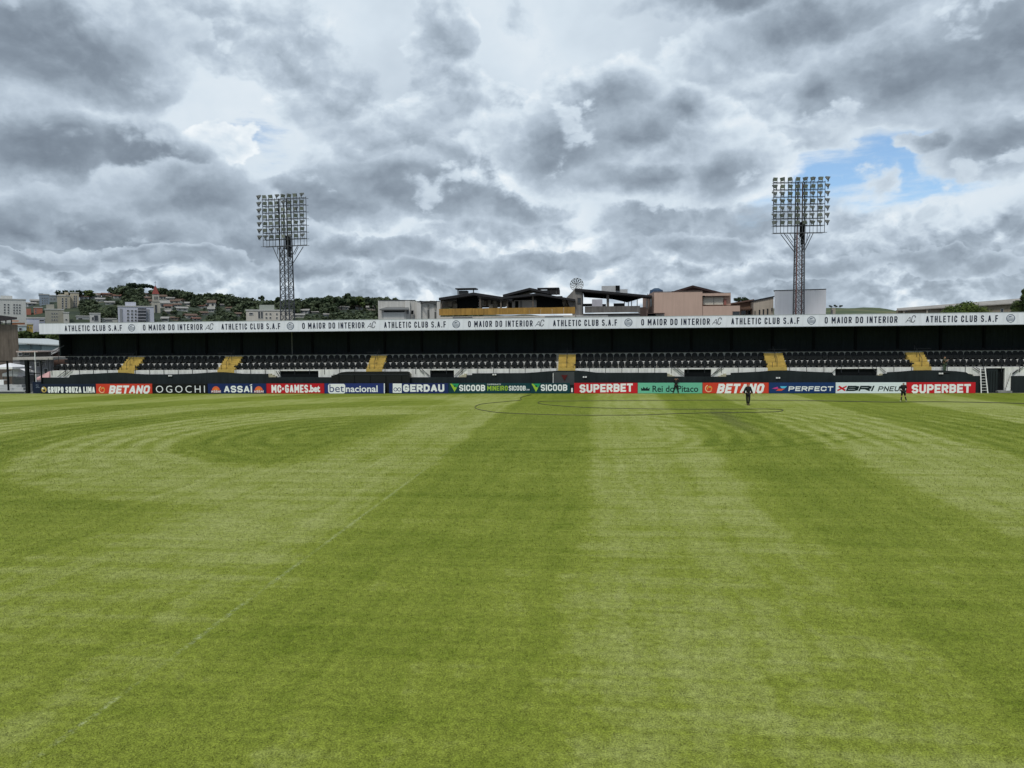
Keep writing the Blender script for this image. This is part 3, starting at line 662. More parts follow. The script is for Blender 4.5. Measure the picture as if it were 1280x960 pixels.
def poly(*uv):
    def f(mb): quadxz(mb, [(P(u, v, Y0).x, P(u, v, Y0).z) for u, v in uv][::-1], YI)
    return f
def dsc(u, v, r, hole=0, a0=0, a1=2*math.pi):
    def f(mb): p = P(u, v, Y0); disc(mb, p.x, p.z, r*.0802, YI, 20, hole*.0802, a0, a1)
    return f
GOLD = bm('logo_gold', 190, 165, 95); ORG = bm('logo_orange', 236, 140, 60)
_, _, _, p = board(50.5, 119.7, bm('board_navy', 14, 28, 55), 'dark navy board with round emblem at the left end of the row')
p(tb('GRUPO SOUZA LIMA', 60, 118.6, 483.4, 491, t=.215, gap=.10), BW); p(dsc(55, 487, 3.9), GOLD, 'emblem'); p(dsc(55.3, 488, 1.6), bm('board_black', 10, 12, 14), 'emblem', .009); p(dsc(53.5, 485.5, 1.2), BW, 'emblem', .009)
def betano(u0, u1, lu, t0, t1, lab, v0, v1):
    _, _, _, p = board(u0, u1, bm('board_orange_red', 205, 62, 42), lab)
    p(tb('BETANO', t0, t1, v0, v1, t=.25, gap=.10, shear=.22), BW)
    p(dsc(lu, (v0+v1)/2, 4.6, 3.4, 1.9, 5.6), bm('logo_pale', 240, 190, 150), 'emblem'); p(dsc(lu+1, (v0+v1)/2, 3.2, 1.8, -1.2, 3.6), ORG, 'emblem'); p(dsc(lu+1.4, (v0+v1)/2-2, 1.3), GOLD, 'emblem', .009)
betano(119.9, 190.3, 127.5, 137, 187, 'orange red board with slanted white capitals, second from the left end', 481.8, 492)
_, _, _, p = board(190.5, 259.4, bm('board_black', 10, 12, 14), 'black board with thin widely spaced white capitals left of the second yellow stairs')
p(tx('OGOCHI', 195, 256, 482, 490.8, bold=-.006, space=1.35), BW)
_, _, _, p = board(259.6, 332.8, bm('board_deep_blue', 16, 38, 92), 'deep blue board with white capitals between two orange emblems')
p(tb('ASSAI', 280, 315, 482.2, 490.6, t=.22, gap=.16), BW)
p(poly((311.8,481.6),(314.6,480),(315.6,480.6),(312.6,482)), BW, 'accent', .008)
for u in (270, 323.5):
    p(dsc(u, 488, 5.4, 0, 0, math.pi), bm('logo_coral', 226, 104, 62), 'emblem'); p(dsc(u, 488, 2.6, 0, 0, math.pi), ORG, 'emblem', .009)
    p(poly((u-6.5, 487.6), (u+6.5, 487.6), (u+5.5, 490.9), (u-5.5, 490.9)), bm('logo_dark_red', 150, 40, 38), 'emblem', .010); p(tb('ASSAI', u-6, u+6, 487.9, 490.7, t=.2, gap=.12), BW, 'lettering', .014)
_, _, _, p = board(333, 405.3, bm('board_red', 186, 22, 36), 'red board with tall narrow white slab lettering and a small star dot')
p(tb('MC', 339.5, 351.5, 481.2, 490.8, t=.21, gap=.12), BW); p(poly((352.2,486),(353.8,484),(355.4,486),(353.8,488)), BW, 'star'); p(tb('GAMES', 356.5, 385, 481, 490.8, t=.20, gap=.10), BW); p(tx('.bet', 385.8, 400, 481.2, 490.4, bold=.05), BW)
_, x0, x1, p = board(405.5, 481.2, bm('board_blue', 34, 50, 112), 'blue board with a rounded white capsule and lower case white lettering')
def caps(mb):
    a, b_ = P(410.3, 491.8, Y0), P(431.5, 479.8, Y0); r = .22
    pts = []
    for cx, cz, s0 in ((b_.x-r, b_.z-r, 0), (a.x+r, b_.z-r, 90), (a.x+r, a.z+r, 180), (b_.x-r, a.z+r, 270)):
        for i in range(5): tt = R(s0+i*22.5); pts.append((cx+r*math.cos(tt), cz+r*math.sin(tt)))
    quadxz(mb, pts[::-1], YI)
p(caps, BW, 'emblem'); p(tx('bet', 412, 430, 480.6, 490.2, bold=.0), bm('board_blue', 34, 50, 112), 'lettering', .010); p(tx('nacional', 432.5, 472, 481.8, 490.2, bold=.02), BW)
p(poly((479.8,479.2),(481,479.2),(481,491.6),(479.8,491.6)), BW, 'edge_strip')
_, _, _, p = board(486.2, 560.5, bm('board_royal', 24, 42, 96), 'royal blue board with a white square emblem and heavy white capitals')
p(poly((491,479.4),(502.2,479.4),(502.2,491),(491,491)), BW, 'emblem'); p(dsc(494.3,486.8,2.5,1.7), bm('board_royal', 24, 42, 96), 'emblem', .009); p(dsc(499,486.8,2.5,1.7), bm('board_royal', 24, 42, 96), 'emblem', .009)
p(tb('GERDAU', 504, 555.3, 480.4, 489.8, t=.26, gap=.12), BW)
GR = bm('board_dark_teal', 8, 58, 66); LG = bm('logo_lime', 160, 196, 60); TG = bm('logo_green', 40, 150, 100)
def tri(p, u):
    p(poly((u-5.6,479.6),(u+5.6,479.6),(u,489.8)), LG, 'emblem'); p(poly((u-4,479.6),(u+5.6,479.6),(u+2.5,484.8)), TG, 'emblem', .009); p(poly((u-1.6,481.8),(u+1.8,481.8),(u+.4,484.4)), GR, 'emblem', .012)
_, _, _, p = board(560.7, 607.8, GR, 'dark teal board with a lime triangle, beside the royal blue board')
tri(p, 568.2); p(tb('SICOOB', 574, 606.3, 481.0, 488.8, t=.21, gap=.12), BW)
_, _, _, p = board(608, 662.6, GR, 'dark teal board with a lime word followed by a white word')
p(tb('CAMPEONATO', 609, 626, 479.7, 481.2, t=.18, gap=.16), BW); p(tb('MINEIRO', 609.2, 634.5, 482.3, 488.2, t=.17, gap=.15), LG); p(tb('SICOOB', 636, 657, 482.2, 488.2, t=.17, gap=.12), BW); p(tx('2024', 657.8, 662, 486.2, 488, bold=.01), BW)
_, _, _, p = board(662.8, 712.6, GR, 'dark teal board with a lime triangle, beside the centre crimson board')
tri(p, 670); p(tb('SICOOB', 676, 709, 480.6, 488.6, t=.20, gap=.12), BW)
def sbet(u0, u1, t0, t1, v0, v1, lab, zr):
    _, _, _, p = board(u0, u1, bm('board_crimson', 196, 26, 40), lab)
    p(tb('SUPERBET', t0, t1, v0, v1, t=.235, gap=.10, zr=zr), BW)
sbet(717.5, 797, 724.5, 791, 479.9, 490.2, 'crimson board with bold white capitals right of the centre gap', .10)
_, _, _, p = board(797.2, 878, bm('board_mint', 108, 186, 158), 'mint green board with a dark crown and dark rounded lettering')
DK = bm('board_ink', 14, 32, 36)
p(poly((801.5,488.4),(801.2,484.6),(803.6,486.2),(804.2,483.4),(806.8,485.8),(809.2,483.4),(809.8,486.2),(812.2,484.6),(811.8,488.4)), DK, 'crown'); p(tx('Rei do Pitaco', 815.6, 872.8, 482, 490, bold=.012), DK)
betano(878.2, 961, 886, 897, 955, 'orange red board with slanted white capitals behind the walking man', 479.6, 491.6)
_, _, _, p = board(961.2, 1044.3, bm('board_cobalt', 18, 52, 104), 'cobalt blue board with a coloured arrow emblem and wide white capitals')
p(poly((965,485.6),(972,483.4),(973,486),(969,486.2)), bm('logo_magenta', 200, 60, 140), 'emblem'); p(poly((973,486),(981,486),(977,488.4),(970,488.4)), bm('logo_red_orange', 222, 86, 60), 'emblem'); p(poly((975,482.8),(984,482.8),(981,485.4),(977,485.4)), bm('logo_sky', 90, 190, 230), 'emblem')
p(tb('PERFECT', 985.8, 1041.5, 482.9, 488.8, t=.22, gap=.22, shear=.1), BW)
_, _, _, p = board(1044.5, 1132.8, bm('board_pale', 222, 232, 238), 'pale white board with a red cross letter and slanted black lettering')
p(tb('X', 1047, 1058, 482.2, 488.8, t=.30, shear=.3), bm('logo_red', 200, 20, 34)); p(tb('BRI', 1058.5, 1092, 482.2, 488.8, t=.30, gap=.14, shear=.4), DK); p(tb('PNEUS', 1098, 1131.5, 482.8, 489, t=.19, gap=.17, shear=.25), DK)
sbet(1133, 1219.5, 1139.5, 1213.5, 480.3, 491.3, 'crimson board with bold white capitals at the far right end, beside the white ladder', .05)
mb = MB(); mb.box(X_(714, 488, Y0), X_(716, 488, Y0), Y0, Y0+.1, .15, .55)
build(mb, 'small_white_box', BW, None, 'tiny white box standing in the gap left of the centre crimson board', 'box')
# small navy board at the very left
mb = MB(); mb.box(X_(41, 485, Y0+.6), X_(51, 485, Y0+.6), Y0+.6, Y0+.68, .02, 1.25)
t = thing('banner_panel', 'small navy panel with pale scribbles left of the first long board', 'banner', (X_(46, 485, Y0+.6), Y0+.64, 0)); build(mb, 'panel', bm('board_navy', 14, 28, 55), t)
mb = MB(); put_text(mb, 'SL', X_(45, 485, Y0+.6), X_(49.5, 485, Y0+.6), .62, .98, Y0+.594, .0); build(mb, 'lettering', bm('board_slate', 120, 130, 150), t)

# white step ladder
def ladder():
    Y = 76.9; b0, b1 = P(1226.5, 492.5, Y), P(1234.6, 492.5, Y); t0, t1 = P(1225.5, 460, Y+.6), P(1231.2, 460, Y+.6)
    b0.z = b1.z = 0
    t = thing('step_ladder', 'tall white ladder leaning on the black wall at the right end of the boards', 'ladder', (b0.x, Y, 0))
    LW = mat('ladder_white', (.75,.75,.74), .5, .1)
    for a, c_ in ((b0, t0), (b1, t1)):
        mb = MB(); mb.bar(a, c_, .055); build(mb, 'rail', LW, t)
    for i in range(1, 9):
        k_ = i/9; mb = MB(); mb.bar(b0.lerp(t0, k_), b1.lerp(t1, k_), .03); build(mb, 'rung', LW, t)
ladder()

# hose on the grass
def hose(uv, label, r=.022):
    pts = [G(u, v, .03) for u, v in uv]; res = []
    for i in range(len(pts)-1):
        p0, p1, p2, p3 = pts[max(i-1, 0)], pts[i], pts[i+1], pts[min(i+2, len(pts)-1)]
        for k_ in range(6):
            s_ = k_/6; a = 2*p1; b_ = (p2-p0)*s_; c_ = (2*p0-5*p1+4*p2-p3)*s_*s_; d_ = (-p0+3*p1-3*p2+p3)*s_**3
            res.append((a+b_+c_+d_)*.5)
    res.append(pts[-1])
    for i, p_ in enumerate(res): p_.x += .05*math.sin(i*.7); p_.z = .03
    mb = MB(); mb.tube(res, r, 6); build(mb, 'garden_hose', mat('hose_rubber', (.06,.055,.05), .6, .2), None, label, 'hose', None)
hose([(664,493.2),(652,496.5),(650,500),(636,501.5),(606,504.5),(593.5,508),(602,512.5),(630,516),(700,518.5),(790,518.8),(860,516.5),(960,515),(978,513.2),(965,511.2),(900,511.4),(820,511.2),(740,509.5),(690,506.5),(672.5,503.5),(680,501.6),(720,501.2),(830,500.4),(930,500.2),(1010,500.6)],
     'dark hose laid in long loops on the grass in front of the centre boards')
hose([(1010,500.8),(1060,501.6),(1110,502.6),(1160,502.2),(1220,502.8),(1290,504.6)], 'dark hose running straight towards the right edge past the standing man in shorts', .03)

# ================================================================== FLOODLIGHT TOWERS
def floodlight_mesh():
    mb = MB()
    mb.add([(-.22,-.14,-.2),(.22,-.14,-.2),(.22,-.14,.2),(-.22,-.14,.2),(-.12,.2,-.11),(.12,.2,-.11),(.12,.2,.11),(-.12,.2,.11)], [(4,5,6,7),(0,4,7,3),(1,2,6,5),(0,1,5,4),(3,7,6,2)])
    mb.box(-.09,.09,.2,.34,-.08,.08)
    mb.mi = 1; mb.add([(-.22,-.14,-.2),(.22,-.14,-.2),(.22,-.14,.2),(-.22,-.14,.2)], [(0,1,2,3)])
    return mb.mesh('floodlight', [mat('lamp_housing', (.17,.18,.175), .55, .25, 3), mat('lamp_glass', (.30,.32,.31), .3, .3, 3, spec=.4)])
FL = floodlight_mesh(); mb = MB(); mb.box(-.25,-.22,-.03,.03,-.32,.02); mb.box(.22,.25,-.03,.03,-.32,.02); mb.box(-.25,.25,-.03,.03,-.35,-.32); YK = mb.mesh('yoke', DKMET)
def tower(ub, Y, mast_w, uL, uR, vT, vB, label, rz, side, seed, fo):
    rs = random.Random(seed)
    c0 = P(ub, 300, Y); zT = Z_((uL+uR)/2, vT, Y); zBm = Z_((uL+uR)/2, vB, Y); W2 = (X_(uR, vT, Y)-X_(uL, vT, Y))/2/math.cos(rz)*.985
    t = thing('floodlight_tower', label, 'floodlight tower', (c0.x, Y, 0), rz, 'floodlight towers behind the stand')
    w0, w1 = mast_w*.58, mast_w*.46
    def leg(sx, sy, z): k_ = z/zBm; w_ = w0+(w1-w0)*k_; return Vector((sx*w_, sy*w_, z))
    def lb(mb, name, mt=None): mt = mt or mat('tower_steel', (.085,.09,.10), .55, .3, 3, metal=.2); o = link(name, mb.mesh(name, mt), t); return o
    H2 = zT
    for sx in (-1, 1):
        for sy in (-1, 1):
            mb = MB(); mb.bar(leg(sx, sy, 0), leg(sx, sy, H2), .075); lb(mb, 'leg', mat('tower_red_paint', (.16,.07,.06), .6, .3, 2) if sx*sy > 0 and seed == 2 else None)
    mb = MB(); nb = 17
    for i in range(nb):
        za, zb_ = zBm*i/nb, zBm*(i+1)/nb
        for (ax, ay), (bx, by) in (((-1,-1),(1,-1)),((1,-1),(1,1)),((1,1),(-1,1)),((-1,1),(-1,-1))):
            mb.bar(leg(ax, ay, za), leg(bx, by, zb_), .03); mb.bar(leg(bx, by, za), leg(ax, ay, zb_), .03); mb.bar(leg(ax, ay, zb_), leg(bx, by, zb_), .03)
    lb(mb, 'lattice_brace', mat('brace_steel', (.10,.105,.115), .5, .3, 3, metal=.3))
    yf = -w1-.25
    hs = (zT-zBm)/7.15
    rows = [zBm+hs*(i+1) for i in range(7)]
    for z in [zBm]+rows:
        mb = MB(); mb.box(-W2+fo, W2+fo, yf-.03, yf+.03, z-.035, z+.035); mb.box(-W2+fo, W2+fo, yf+.5, yf+.55, z-.02, z+.02); lb(mb, 'crossbar')
    for i in range(8):
        x = fo-W2+2*W2*i/7; mb = MB(); mb.box(x-.03, x+.03, yf-.06, yf-.032, zBm, zT); 
        if i < 7: mb.box(x+2*W2/14-.018, x+2*W2/14+.018, yf+.02+.03, yf+.08, zBm, zT)
        lb(mb, 'upright')
    mb = MB()
    for s_ in (-1, 1):
        for yy in (yf, w1):
            mb.bar((fo+s_*W2*.58, yy, zBm), (s_*w1, yy if yy > 0 else -w1, zBm-2.0), .045); mb.bar((fo+s_*W2*.35, yy, zBm-.02), (s_*w1*1.6, yy if yy > 0 else -w1, zBm-.9), .035)
    mb.bar((fo-W2-(.35 if side < 0 else 0), yf, zBm), (fo+W2+(.3 if side > 0 else 0), yf, zBm), .03)
    lb(mb, 'bracket')
    mb = MB(); mb.box(w1*.2, w1*1.0, -.3, .3, zBm-.35, zBm+1.25); mb.box(w1*.5, w1*1.0, -.25, .25, zBm-1.2, zBm-.35); lb(mb, 'control_box', BLACK)
    mb = MB()
    for s_ in (-.16, .16): mb.bar((s_, w1+.05, 0), (s_, w1+.05, zT), .018)
    for i in range(int(zT/.6)): mb.bar((-.16, w1+.05, .3+i*.6), (.16, w1+.05, .3+i*.6), .013)
    lb(mb, 'climbing_ladder')
    dxl = 2*W2/7
    for r_ in rows:
        for i in range(8):
            x = (-W2-.42+dxl*i*1.0 if side < 0 else -W2+.12+dxl*i*1.03)
            if side < 0: x = -W2-.42+(2*W2-.1)/7.0*i*1.0+ (.0 if i else 0)
            outer = (i == 0 and side < 0) or (i == 7 and side > 0)
            yaw = (side*R(78) if outer else R(rs.choice((-60,-48,-25,0,5,15,35,50,62)))); tilt = R(rs.uniform(18, 34))
            o = link('floodlight', FL, t, (x+fo, yf-.16, r_+.36)); o.rotation_euler = (tilt, 0, yaw)
            y_ = link('yoke', YK, o, (0, 0, 0)); y_.rotation_euler = (-tilt, 0, 0)
    return t
tower(357.2, 88, 1.12, 325.5, 383.5, 249, 308.5, 'lattice floodlight tower at left with a square bank of lamps against grey cloud', R(-7), -1, 1, .34)
tower(999.4, 88, .86, 966.5, 1032.5, 228, 292, 'lattice floodlight tower at right, its lamp bank beside the blue gap in the clouds', R(4), 1, 2, -.32)

# ================================================================== BUILDINGS
def windows(t, Y, lst, frame=None, glass=None, fw=.06):
    for (u0, v0, u1, v1) in lst:
        a, b_ = P(u0, v1, Y), P(u1, v0, Y); x0, x1, z0, z1 = a.x, b_.x, a.z, b_.z
        f_ = fw*min(1, (x1-x0)/.8); mb = MB()
        mb.box(x0-f_, x1+f_, Y-.09, Y-.004, z1, z1+f_); mb.box(x0-f_, x1+f_, Y-.12, Y-.004, z0-f_, z0); mb.box(x0-f_, x0, Y-.09, Y-.004, z0, z1); mb.box(x1, x1+f_, Y-.09, Y-.004, z0, z1)
        w_ = build(mb, 'window', frame or mat('window_frame', (.5,.5,.5), .6, .1), t); mb = MB(); mb.box(x0, x1, Y-.03, Y-.003, z0, z1); build(mb, 'pane', glass or GLASS, w_)
def blocks(t, name, lst, m):
    for (u0, v0, u1, v1, Y, dp) in lst:
        a, b_ = P(u0, v1, Y), P(u1, v0, Y); mb = MB(); mb.box(a.x, b_.x, Y, Y+dp, 0 if v1 >= 430 else a.z, b_.z); build(mb, name, m, t)
def bt_(name, label, cat, u, Y): p = P(u, 480, Y); return thing(name, label, cat, (p.x, Y, 0))

def face(t, amount=1.0):
    a = math.atan2(-t.location.x, t.location.y)*amount; t.rotation_euler.z = a; t.scale.x = math.cos(a); return t
OCC = []
# grey and white hall left of centre
Y = 96; t = bt_('white_building', 'plain off-white flat roofed building with slit windows, left of the yellow parapet', 'building', 510, Y)
GW = mat('render_offwhite', (.58,.57,.54), .85, .1, .5, streak=.15); GL = mat('render_light', (.66,.65,.62), .85, .1, .5, streak=.12)
blocks(t, 'wall', [(474,375.5,519,440,Y,9),(519.2,376.5,548.5,440,Y-.3,9)], GW)
blocks(t, 'wall_bay', [(506.5,376,511.5,440,Y-.35,.3),(520,376.2,524.5,440,Y-.7,.35),(545.5,376.8,549,440,Y-.75,.4)], GL)
blocks(t, 'lower_wing', [(472.5,386.5,503,440,Y-1.6,1.55)], GW)
a, b_ = P(470, 386.8, Y-1.9), P(506, 383, Y-1.9); mb = MB(); mb.add([(a.x,Y-2.2,a.z),(b_.x,Y-2.2,a.z),(b_.x,Y-.05,b_.z),(a.x+.8,Y-.05,b_.z),(a.x,Y-2.2,a.z-.15),(b_.x,Y-2.2,a.z-.15),(b_.x,Y-.05,b_.z-.15),(a.x+.8,Y-.05,b_.z-.15)], [(0,1,2,3),(7,6,5,4),(0,4,5,1),(1,5,6,2),(2,6,7,3),(3,7,4,0)])
build(mb, 'canopy', mat('grey_sheet', (.16,.165,.165), .6, .2), t)
blocks(t, 'painted_shadow_gap', [(476,388,502,390.3,Y-1.62,.015)], BLACK); blocks(t, 'shutter', [(476,391,501,440,Y-1.66,.04)], GL)  # black strip under the canopy paints in the shadow there
blocks(t, 'coping', [(473.6,374.7,519.3,375.4,Y-.1,9.2),(519.4,375.7,549.2,376.4,Y-.8,9.6)], mat('grey_coping', (.25,.25,.25), .8, .15))
windows(t, Y-.35, [(508,387.5,510,392.2)]); windows(t, Y-.3, [(513.2,388,516.2,393)], glass=BLACK)
windows(t, Y-.3, [(523.6,386,524.9,400),(534,387.5,536,400),(542.8,389.5,544.6,400)], mat('slit_frame', (.36,.36,.34), .8, .1), mat('slit_grey', (.12,.12,.115), .5, .2), .03)
windows(t, Y-.3, [(523.8,379,525,383.5),(534.2,380.5,536,386),(542.8,380,544.5,387)], mat('slit_frame', (.36,.36,.34), .8, .1), mat('slit_beige', (.35,.34,.31), .7, .1), .03)
mb = MB(); mb.bar(P(523, 376.2, Y-.8), P(527, 377, Y-1.4), .09); mb.bar(P(527, 376.5, Y-1), P(544, 380, Y-.4), .03); build(mb, 'cable', DKMET, t); face(t)

# terrace building with yellow parapet
Y = 94; t = bt_('terrace_building', 'building with a long ochre yellow parapet and dark gabled terrace roofs', 'building', 635, Y)
blocks(t, 'wall', [(549,394,719,440,Y,14)], mat('render_cream_band', (.60,.56,.50), .85, .12, .5, streak=.2))
a, b_ = P(549, 394.2, Y), P(719, 385, Y); zp0, zp1 = a.z, P(640, 385, Y).z; npn = 12; pwid = (b_.x-a.x)/npn
for i in range(npn):
    mb = MB(); mb.box(a.x+i*pwid+.01, a.x+(i+1)*pwid-.01, Y-.12, Y+.05, zp0, zp1+.01*(i % 3)); build(mb, 'parapet_panel', mat('ochre_sheet', (.42,.24,.055), .7, .2, .9, streak=.3), t)
blocks(t, 'awning', [(566,396.3,590,398.5,Y-.35,.3),(605,396.5,668,398.8,Y-.35,.3),(681,395.2,704,397.5,Y-.35,.3)], mat('awning_grey', (.12,.12,.13), .7, .2))
DR = mat('terrace_dark_roof', (.022,.022,.025), .7, .3, 1)
def gable(u0, v0, um, vm, u1, v1, Y, dp, th=.22):
    a, m_, b_ = P(u0, v0, Y), P(um, vm, Y), P(u1, v1, Y); mb = MB()
    mb.prism([(a.x, a.z), (m_.x, m_.z), (b_.x, b_.z), (b_.x, b_.z-th), (m_.x, m_.z-th), (a.x, a.z-th)], Y, Y+dp) if 0 else None
    mb.prism([(a.x, a.z-th), (m_.x, m_.z-th), (m_.x, m_.z), (a.x, a.z)], Y, Y+dp); mb.prism([(m_.x+.001, m_.z-th), (b_.x, b_.z-th), (b_.x, b_.z), (m_.x+.001, m_.z)], Y, Y+dp)
    build(mb, 'terrace_roof', DR, t); return a, m_, b_
gable(548.5, 372.2, 592, 365.5, 640, 372.8, Y+.3, 8, .32)
gable(629, 371, 673, 366.3, 719, 374, Y+.2, 8, .25)
gable(628.5, 368.2, 662, 359.6, 686, 364.5, Y+4, 6, .3)
# dark interiors and partition walls below the roofs
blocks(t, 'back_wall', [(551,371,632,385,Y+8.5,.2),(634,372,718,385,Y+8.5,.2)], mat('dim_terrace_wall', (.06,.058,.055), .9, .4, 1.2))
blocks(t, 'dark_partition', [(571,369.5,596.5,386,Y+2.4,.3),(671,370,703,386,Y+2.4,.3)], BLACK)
blocks(t, 'white_room', [(640,375,671,386,Y+2.6,4)], mat('room_white', (.42,.41,.40), .9, .2))
blocks(t, 'room_door', [(644,376.5,648,386,Y+2.55,.04)], BLACK); blocks(t, 'room_door', [(650,376.5,652.5,386,Y+2.55,.04)], mat('grey_door', (.2,.2,.2), .7, .1))
for u, v in ((551.5,372.5),(634,371.5),(717.5,374),(600,368),(626,372),(666,367.5)):
    a = P(u, v, Y+.6); mb = MB(); mb.box(a.x-.1, a.x+.1, Y+.6, Y+.8, zp1-.3, a.z-.1); build(mb, 'terrace_post', mat('post_brown', (.13,.11,.09), .8, .3), t)
mb = MB(); rs = random.Random(5)
for i in range(46):
    u = rs.choice((rs.uniform(552, 571), rs.uniform(597, 632), rs.uniform(704, 716))); a = P(u, rs.uniform(377, 383), Y+rs.uniform(1, 4)); s_ = rs.uniform(.1, .28)
    mb.box(a.x-s_, a.x+s_, a.y, a.y+.3, a.z-s_*1.4, a.z+s_)
build(mb, 'stacked_furniture', mat('furniture_mixed', (.17,.15,.12), .8, .6, .6), t).update_tag()
mb = MB(); a = P(598, 377.5, Y+3.2); b_ = P(608, 382.5, Y+3.2); mb.box(a.x, b_.x, Y+3.2, Y+3.3, b_.z, a.z); build(mb, 'pale_banner', mat('banner_lilac', (.5,.5,.58), .7, .1), t)
# roof lanterns
def lantern(u0, u1, v0, v1, Y, tilt=.6):
    a, b_ = P(u0, v1, Y), P(u1, v0, Y); mb = MB(); mb.box(a.x, b_.x, Y, Y+2, b_.z-.14, b_.z); build(mb, 'lantern_roof', DR, t)
    mb = MB(); w_ = (b_.x-a.x)
    for k_ in (.12, .88): mb.box(a.x+w_*k_-.06, a.x+w_*k_+.06, Y+.2, Y+.32, a.z-.3, b_.z-.14)
    mb.box(a.x+w_*.15, a.x+w_*.55, Y+.4, Y+1.6, a.z-.3, b_.z-.3); build(mb, 'lantern_frame', mat('lantern_grey', (.10,.10,.10), .7, .3), t)
lantern(569, 594.5, 359.8, 366, Y+3); lantern(671.5, 698.5, 359.3, 366, Y+5)
blocks(t, 'lantern_wall', [(684,361.5,699,367.5,Y+5.5,2)], mat('lantern_brown', (.14,.12,.11), .8, .3))

# covered roof terrace right of it
Y = 95; t = bt_('roof_terrace_building', 'grey brick building with a dark mono-pitch terrace roof, left of the pink building', 'building', 763, Y)
GB = mat('grey_block', (.20,.18,.165), .9, .3, 1.5, streak=.2)
blocks(t, 'wall', [(719,391.5,800,440,Y,12)], GB)
a, b_ = P(708, 372, Y-.1), P(719, 361, Y-.1)
mb = MB(); c_ = P(719, 396, Y); mb.prism([(a.x, a.z), (c_.x, b_.z), (P(727.5, 362, Y).x, b_.z-.1), (P(727.5, 362, Y).x, c_.z), (c_.x-.25, c_.z)], Y-.1, Y+7); build(mb, 'stair_tower', mat('tower_render', (.24,.225,.21), .9, .25, 1, streak=.25), t)
a, b_ = P(718.5, 360.3, Y-.4), P(815, 369.3, Y-.4); mb = MB(); mb.prism([(a.x, a.z), (b_.x, b_.z), (b_.x, b_.z-.22), (a.x, a.z-.3)], Y-.4, Y+3.4); build(mb, 'terrace_roof', DR, t)
mb = MB(); m_ = P(764, 378, Y+.5); c0 = P(728, 371, Y+.5)
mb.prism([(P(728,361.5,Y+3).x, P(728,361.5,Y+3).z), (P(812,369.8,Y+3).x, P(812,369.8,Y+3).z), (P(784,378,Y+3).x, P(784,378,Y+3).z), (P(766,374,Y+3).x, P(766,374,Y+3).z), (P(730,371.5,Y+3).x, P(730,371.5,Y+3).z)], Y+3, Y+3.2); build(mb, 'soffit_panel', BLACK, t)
blocks(t, 'parapet', [(731,382.3,800,391,Y-.05,.2)], mat('parapet_concrete', (.17,.16,.15), .9, .35, 1.2, streak=.3)); blocks(t, 'parapet_ledge', [(729,391.2,800,392.6,Y-.3,.3)], mat('ledge_pale', (.45,.44,.42), .85, .2))
blocks(t, 'pillar', [(758.2,368,761.4,386,Y+.3,.3)], GB)
blocks(t, 'fascia_band', [(720,393.5,760,397,Y-.15,.14)], mat('band_pale', (.48,.48,.47), .8, .35, 2)); blocks(t, 'fascia_band', [(760.3,393.5,800,397,Y-.15,.14)], mat('band_dark', (.12,.125,.13), .8, .2))
windows(t, Y-.1, [(722,372.5,726,379)], GB)
blocks(t, 'distant_frontage', [(740,374,753,383,Y+6,.2)], mat('lilac_frontage', (.55,.55,.62), .8, .15)); blocks(t, 'low_frontage', [(728,379.5,740,383,Y+6,.2),(753,380,757.5,383,Y+6,.2),(767,379,780,383,Y+6,.2)], BLACK)
for u in (780,785,789,796): blocks(t, 'terrace_post', [(u,370,u+1.0,385,Y+4,.12)], mat('post_grey', (.18,.18,.18), .8, .2))
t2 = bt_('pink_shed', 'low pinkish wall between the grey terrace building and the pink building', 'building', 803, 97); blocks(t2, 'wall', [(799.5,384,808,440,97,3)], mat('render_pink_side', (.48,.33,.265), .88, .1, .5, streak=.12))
# machine on the roof
Y = 101; t = bt_('rooftop_tank_room', 'pale box-shaped water tank room above the dark terrace roof', 'tank room', 760, Y)
blocks(t, 'wall', [(752,357,775,368,Y,3)], mat('pale_grey_box', (.48,.49,.50), .8, .15, 1)); blocks(t, 'wall', [(769.5,356.8,774.5,363,Y-.2,.2)], BLACK); blocks(t, 'side_box', [(775.2,361.5,784.5,368,Y,3)], mat('pale_grey_box', (.48,.49,.50), .8, .15, 1))

# satellite dish
Y = 97; c = P(721, 356, Y); t = thing('satellite_dish', 'white mesh satellite dish on the rooftop between the two terraces', 'satellite dish', (c.x, Y, c.z-1.1))
DM = mat('dish_mesh_white', (.36,.38,.39), .6, .2, 3); Rd = .82
def dp_(rr, a): return Vector((rr*math.cos(a), .32*(rr/Rd)**2*-1+0*a, 1.1+rr*math.sin(a)*.95))
def dp(rr, a): return Vector((rr*math.cos(a), -.38*(rr/Rd)**2, 1.1+rr*math.sin(a)))
for i in range(12):
    a = 2*math.pi*i/12; mb = MB(); mb.tube([dp(.1, a), dp(.5, a), dp(Rd, a)], .022, 4); link('rib', mb.mesh('rib', DM), t)
mb = MB()
for rr in (.2, .42, .62, .8, Rd): mb.tube([dp(rr, 2*math.pi*i/24) for i in range(25)], .03 if rr == Rd else .014, 4)
link('ring', mb.mesh('ring', DM), t)
mb = MB()
for i in range(24):
    for r0, r1 in ((.12, .4), (.4, .68), (.68, Rd)):
        if (i*5+int(r0*9)) % 2: mb.add([dp(r0, 2*math.pi*i/24), dp(r1, 2*math.pi*i/24), dp(r1, 2*math.pi*(i+1)/24), dp(r0, 2*math.pi*(i+1)/24)], [(0,1,2,3)])
link('reflector', mb.mesh('reflector', mat('dish_panel', (.50,.52,.52), .6, .2, 3)), t)
mb = MB(); mb.bar((0,0,0), (0,0,1.0), .05, 6); link('mast', mb.mesh('mast', DKMET), t)
mb = MB()
for a in (.5, 2.6, 4.7): mb.bar(dp(Rd, a), (0,-1.0,1.1), .016)
mb.box(-.08,.08,-1.1,-.92,1.02,1.18); link('feed_arm', mb.mesh('feed_arm', DKMET), t)

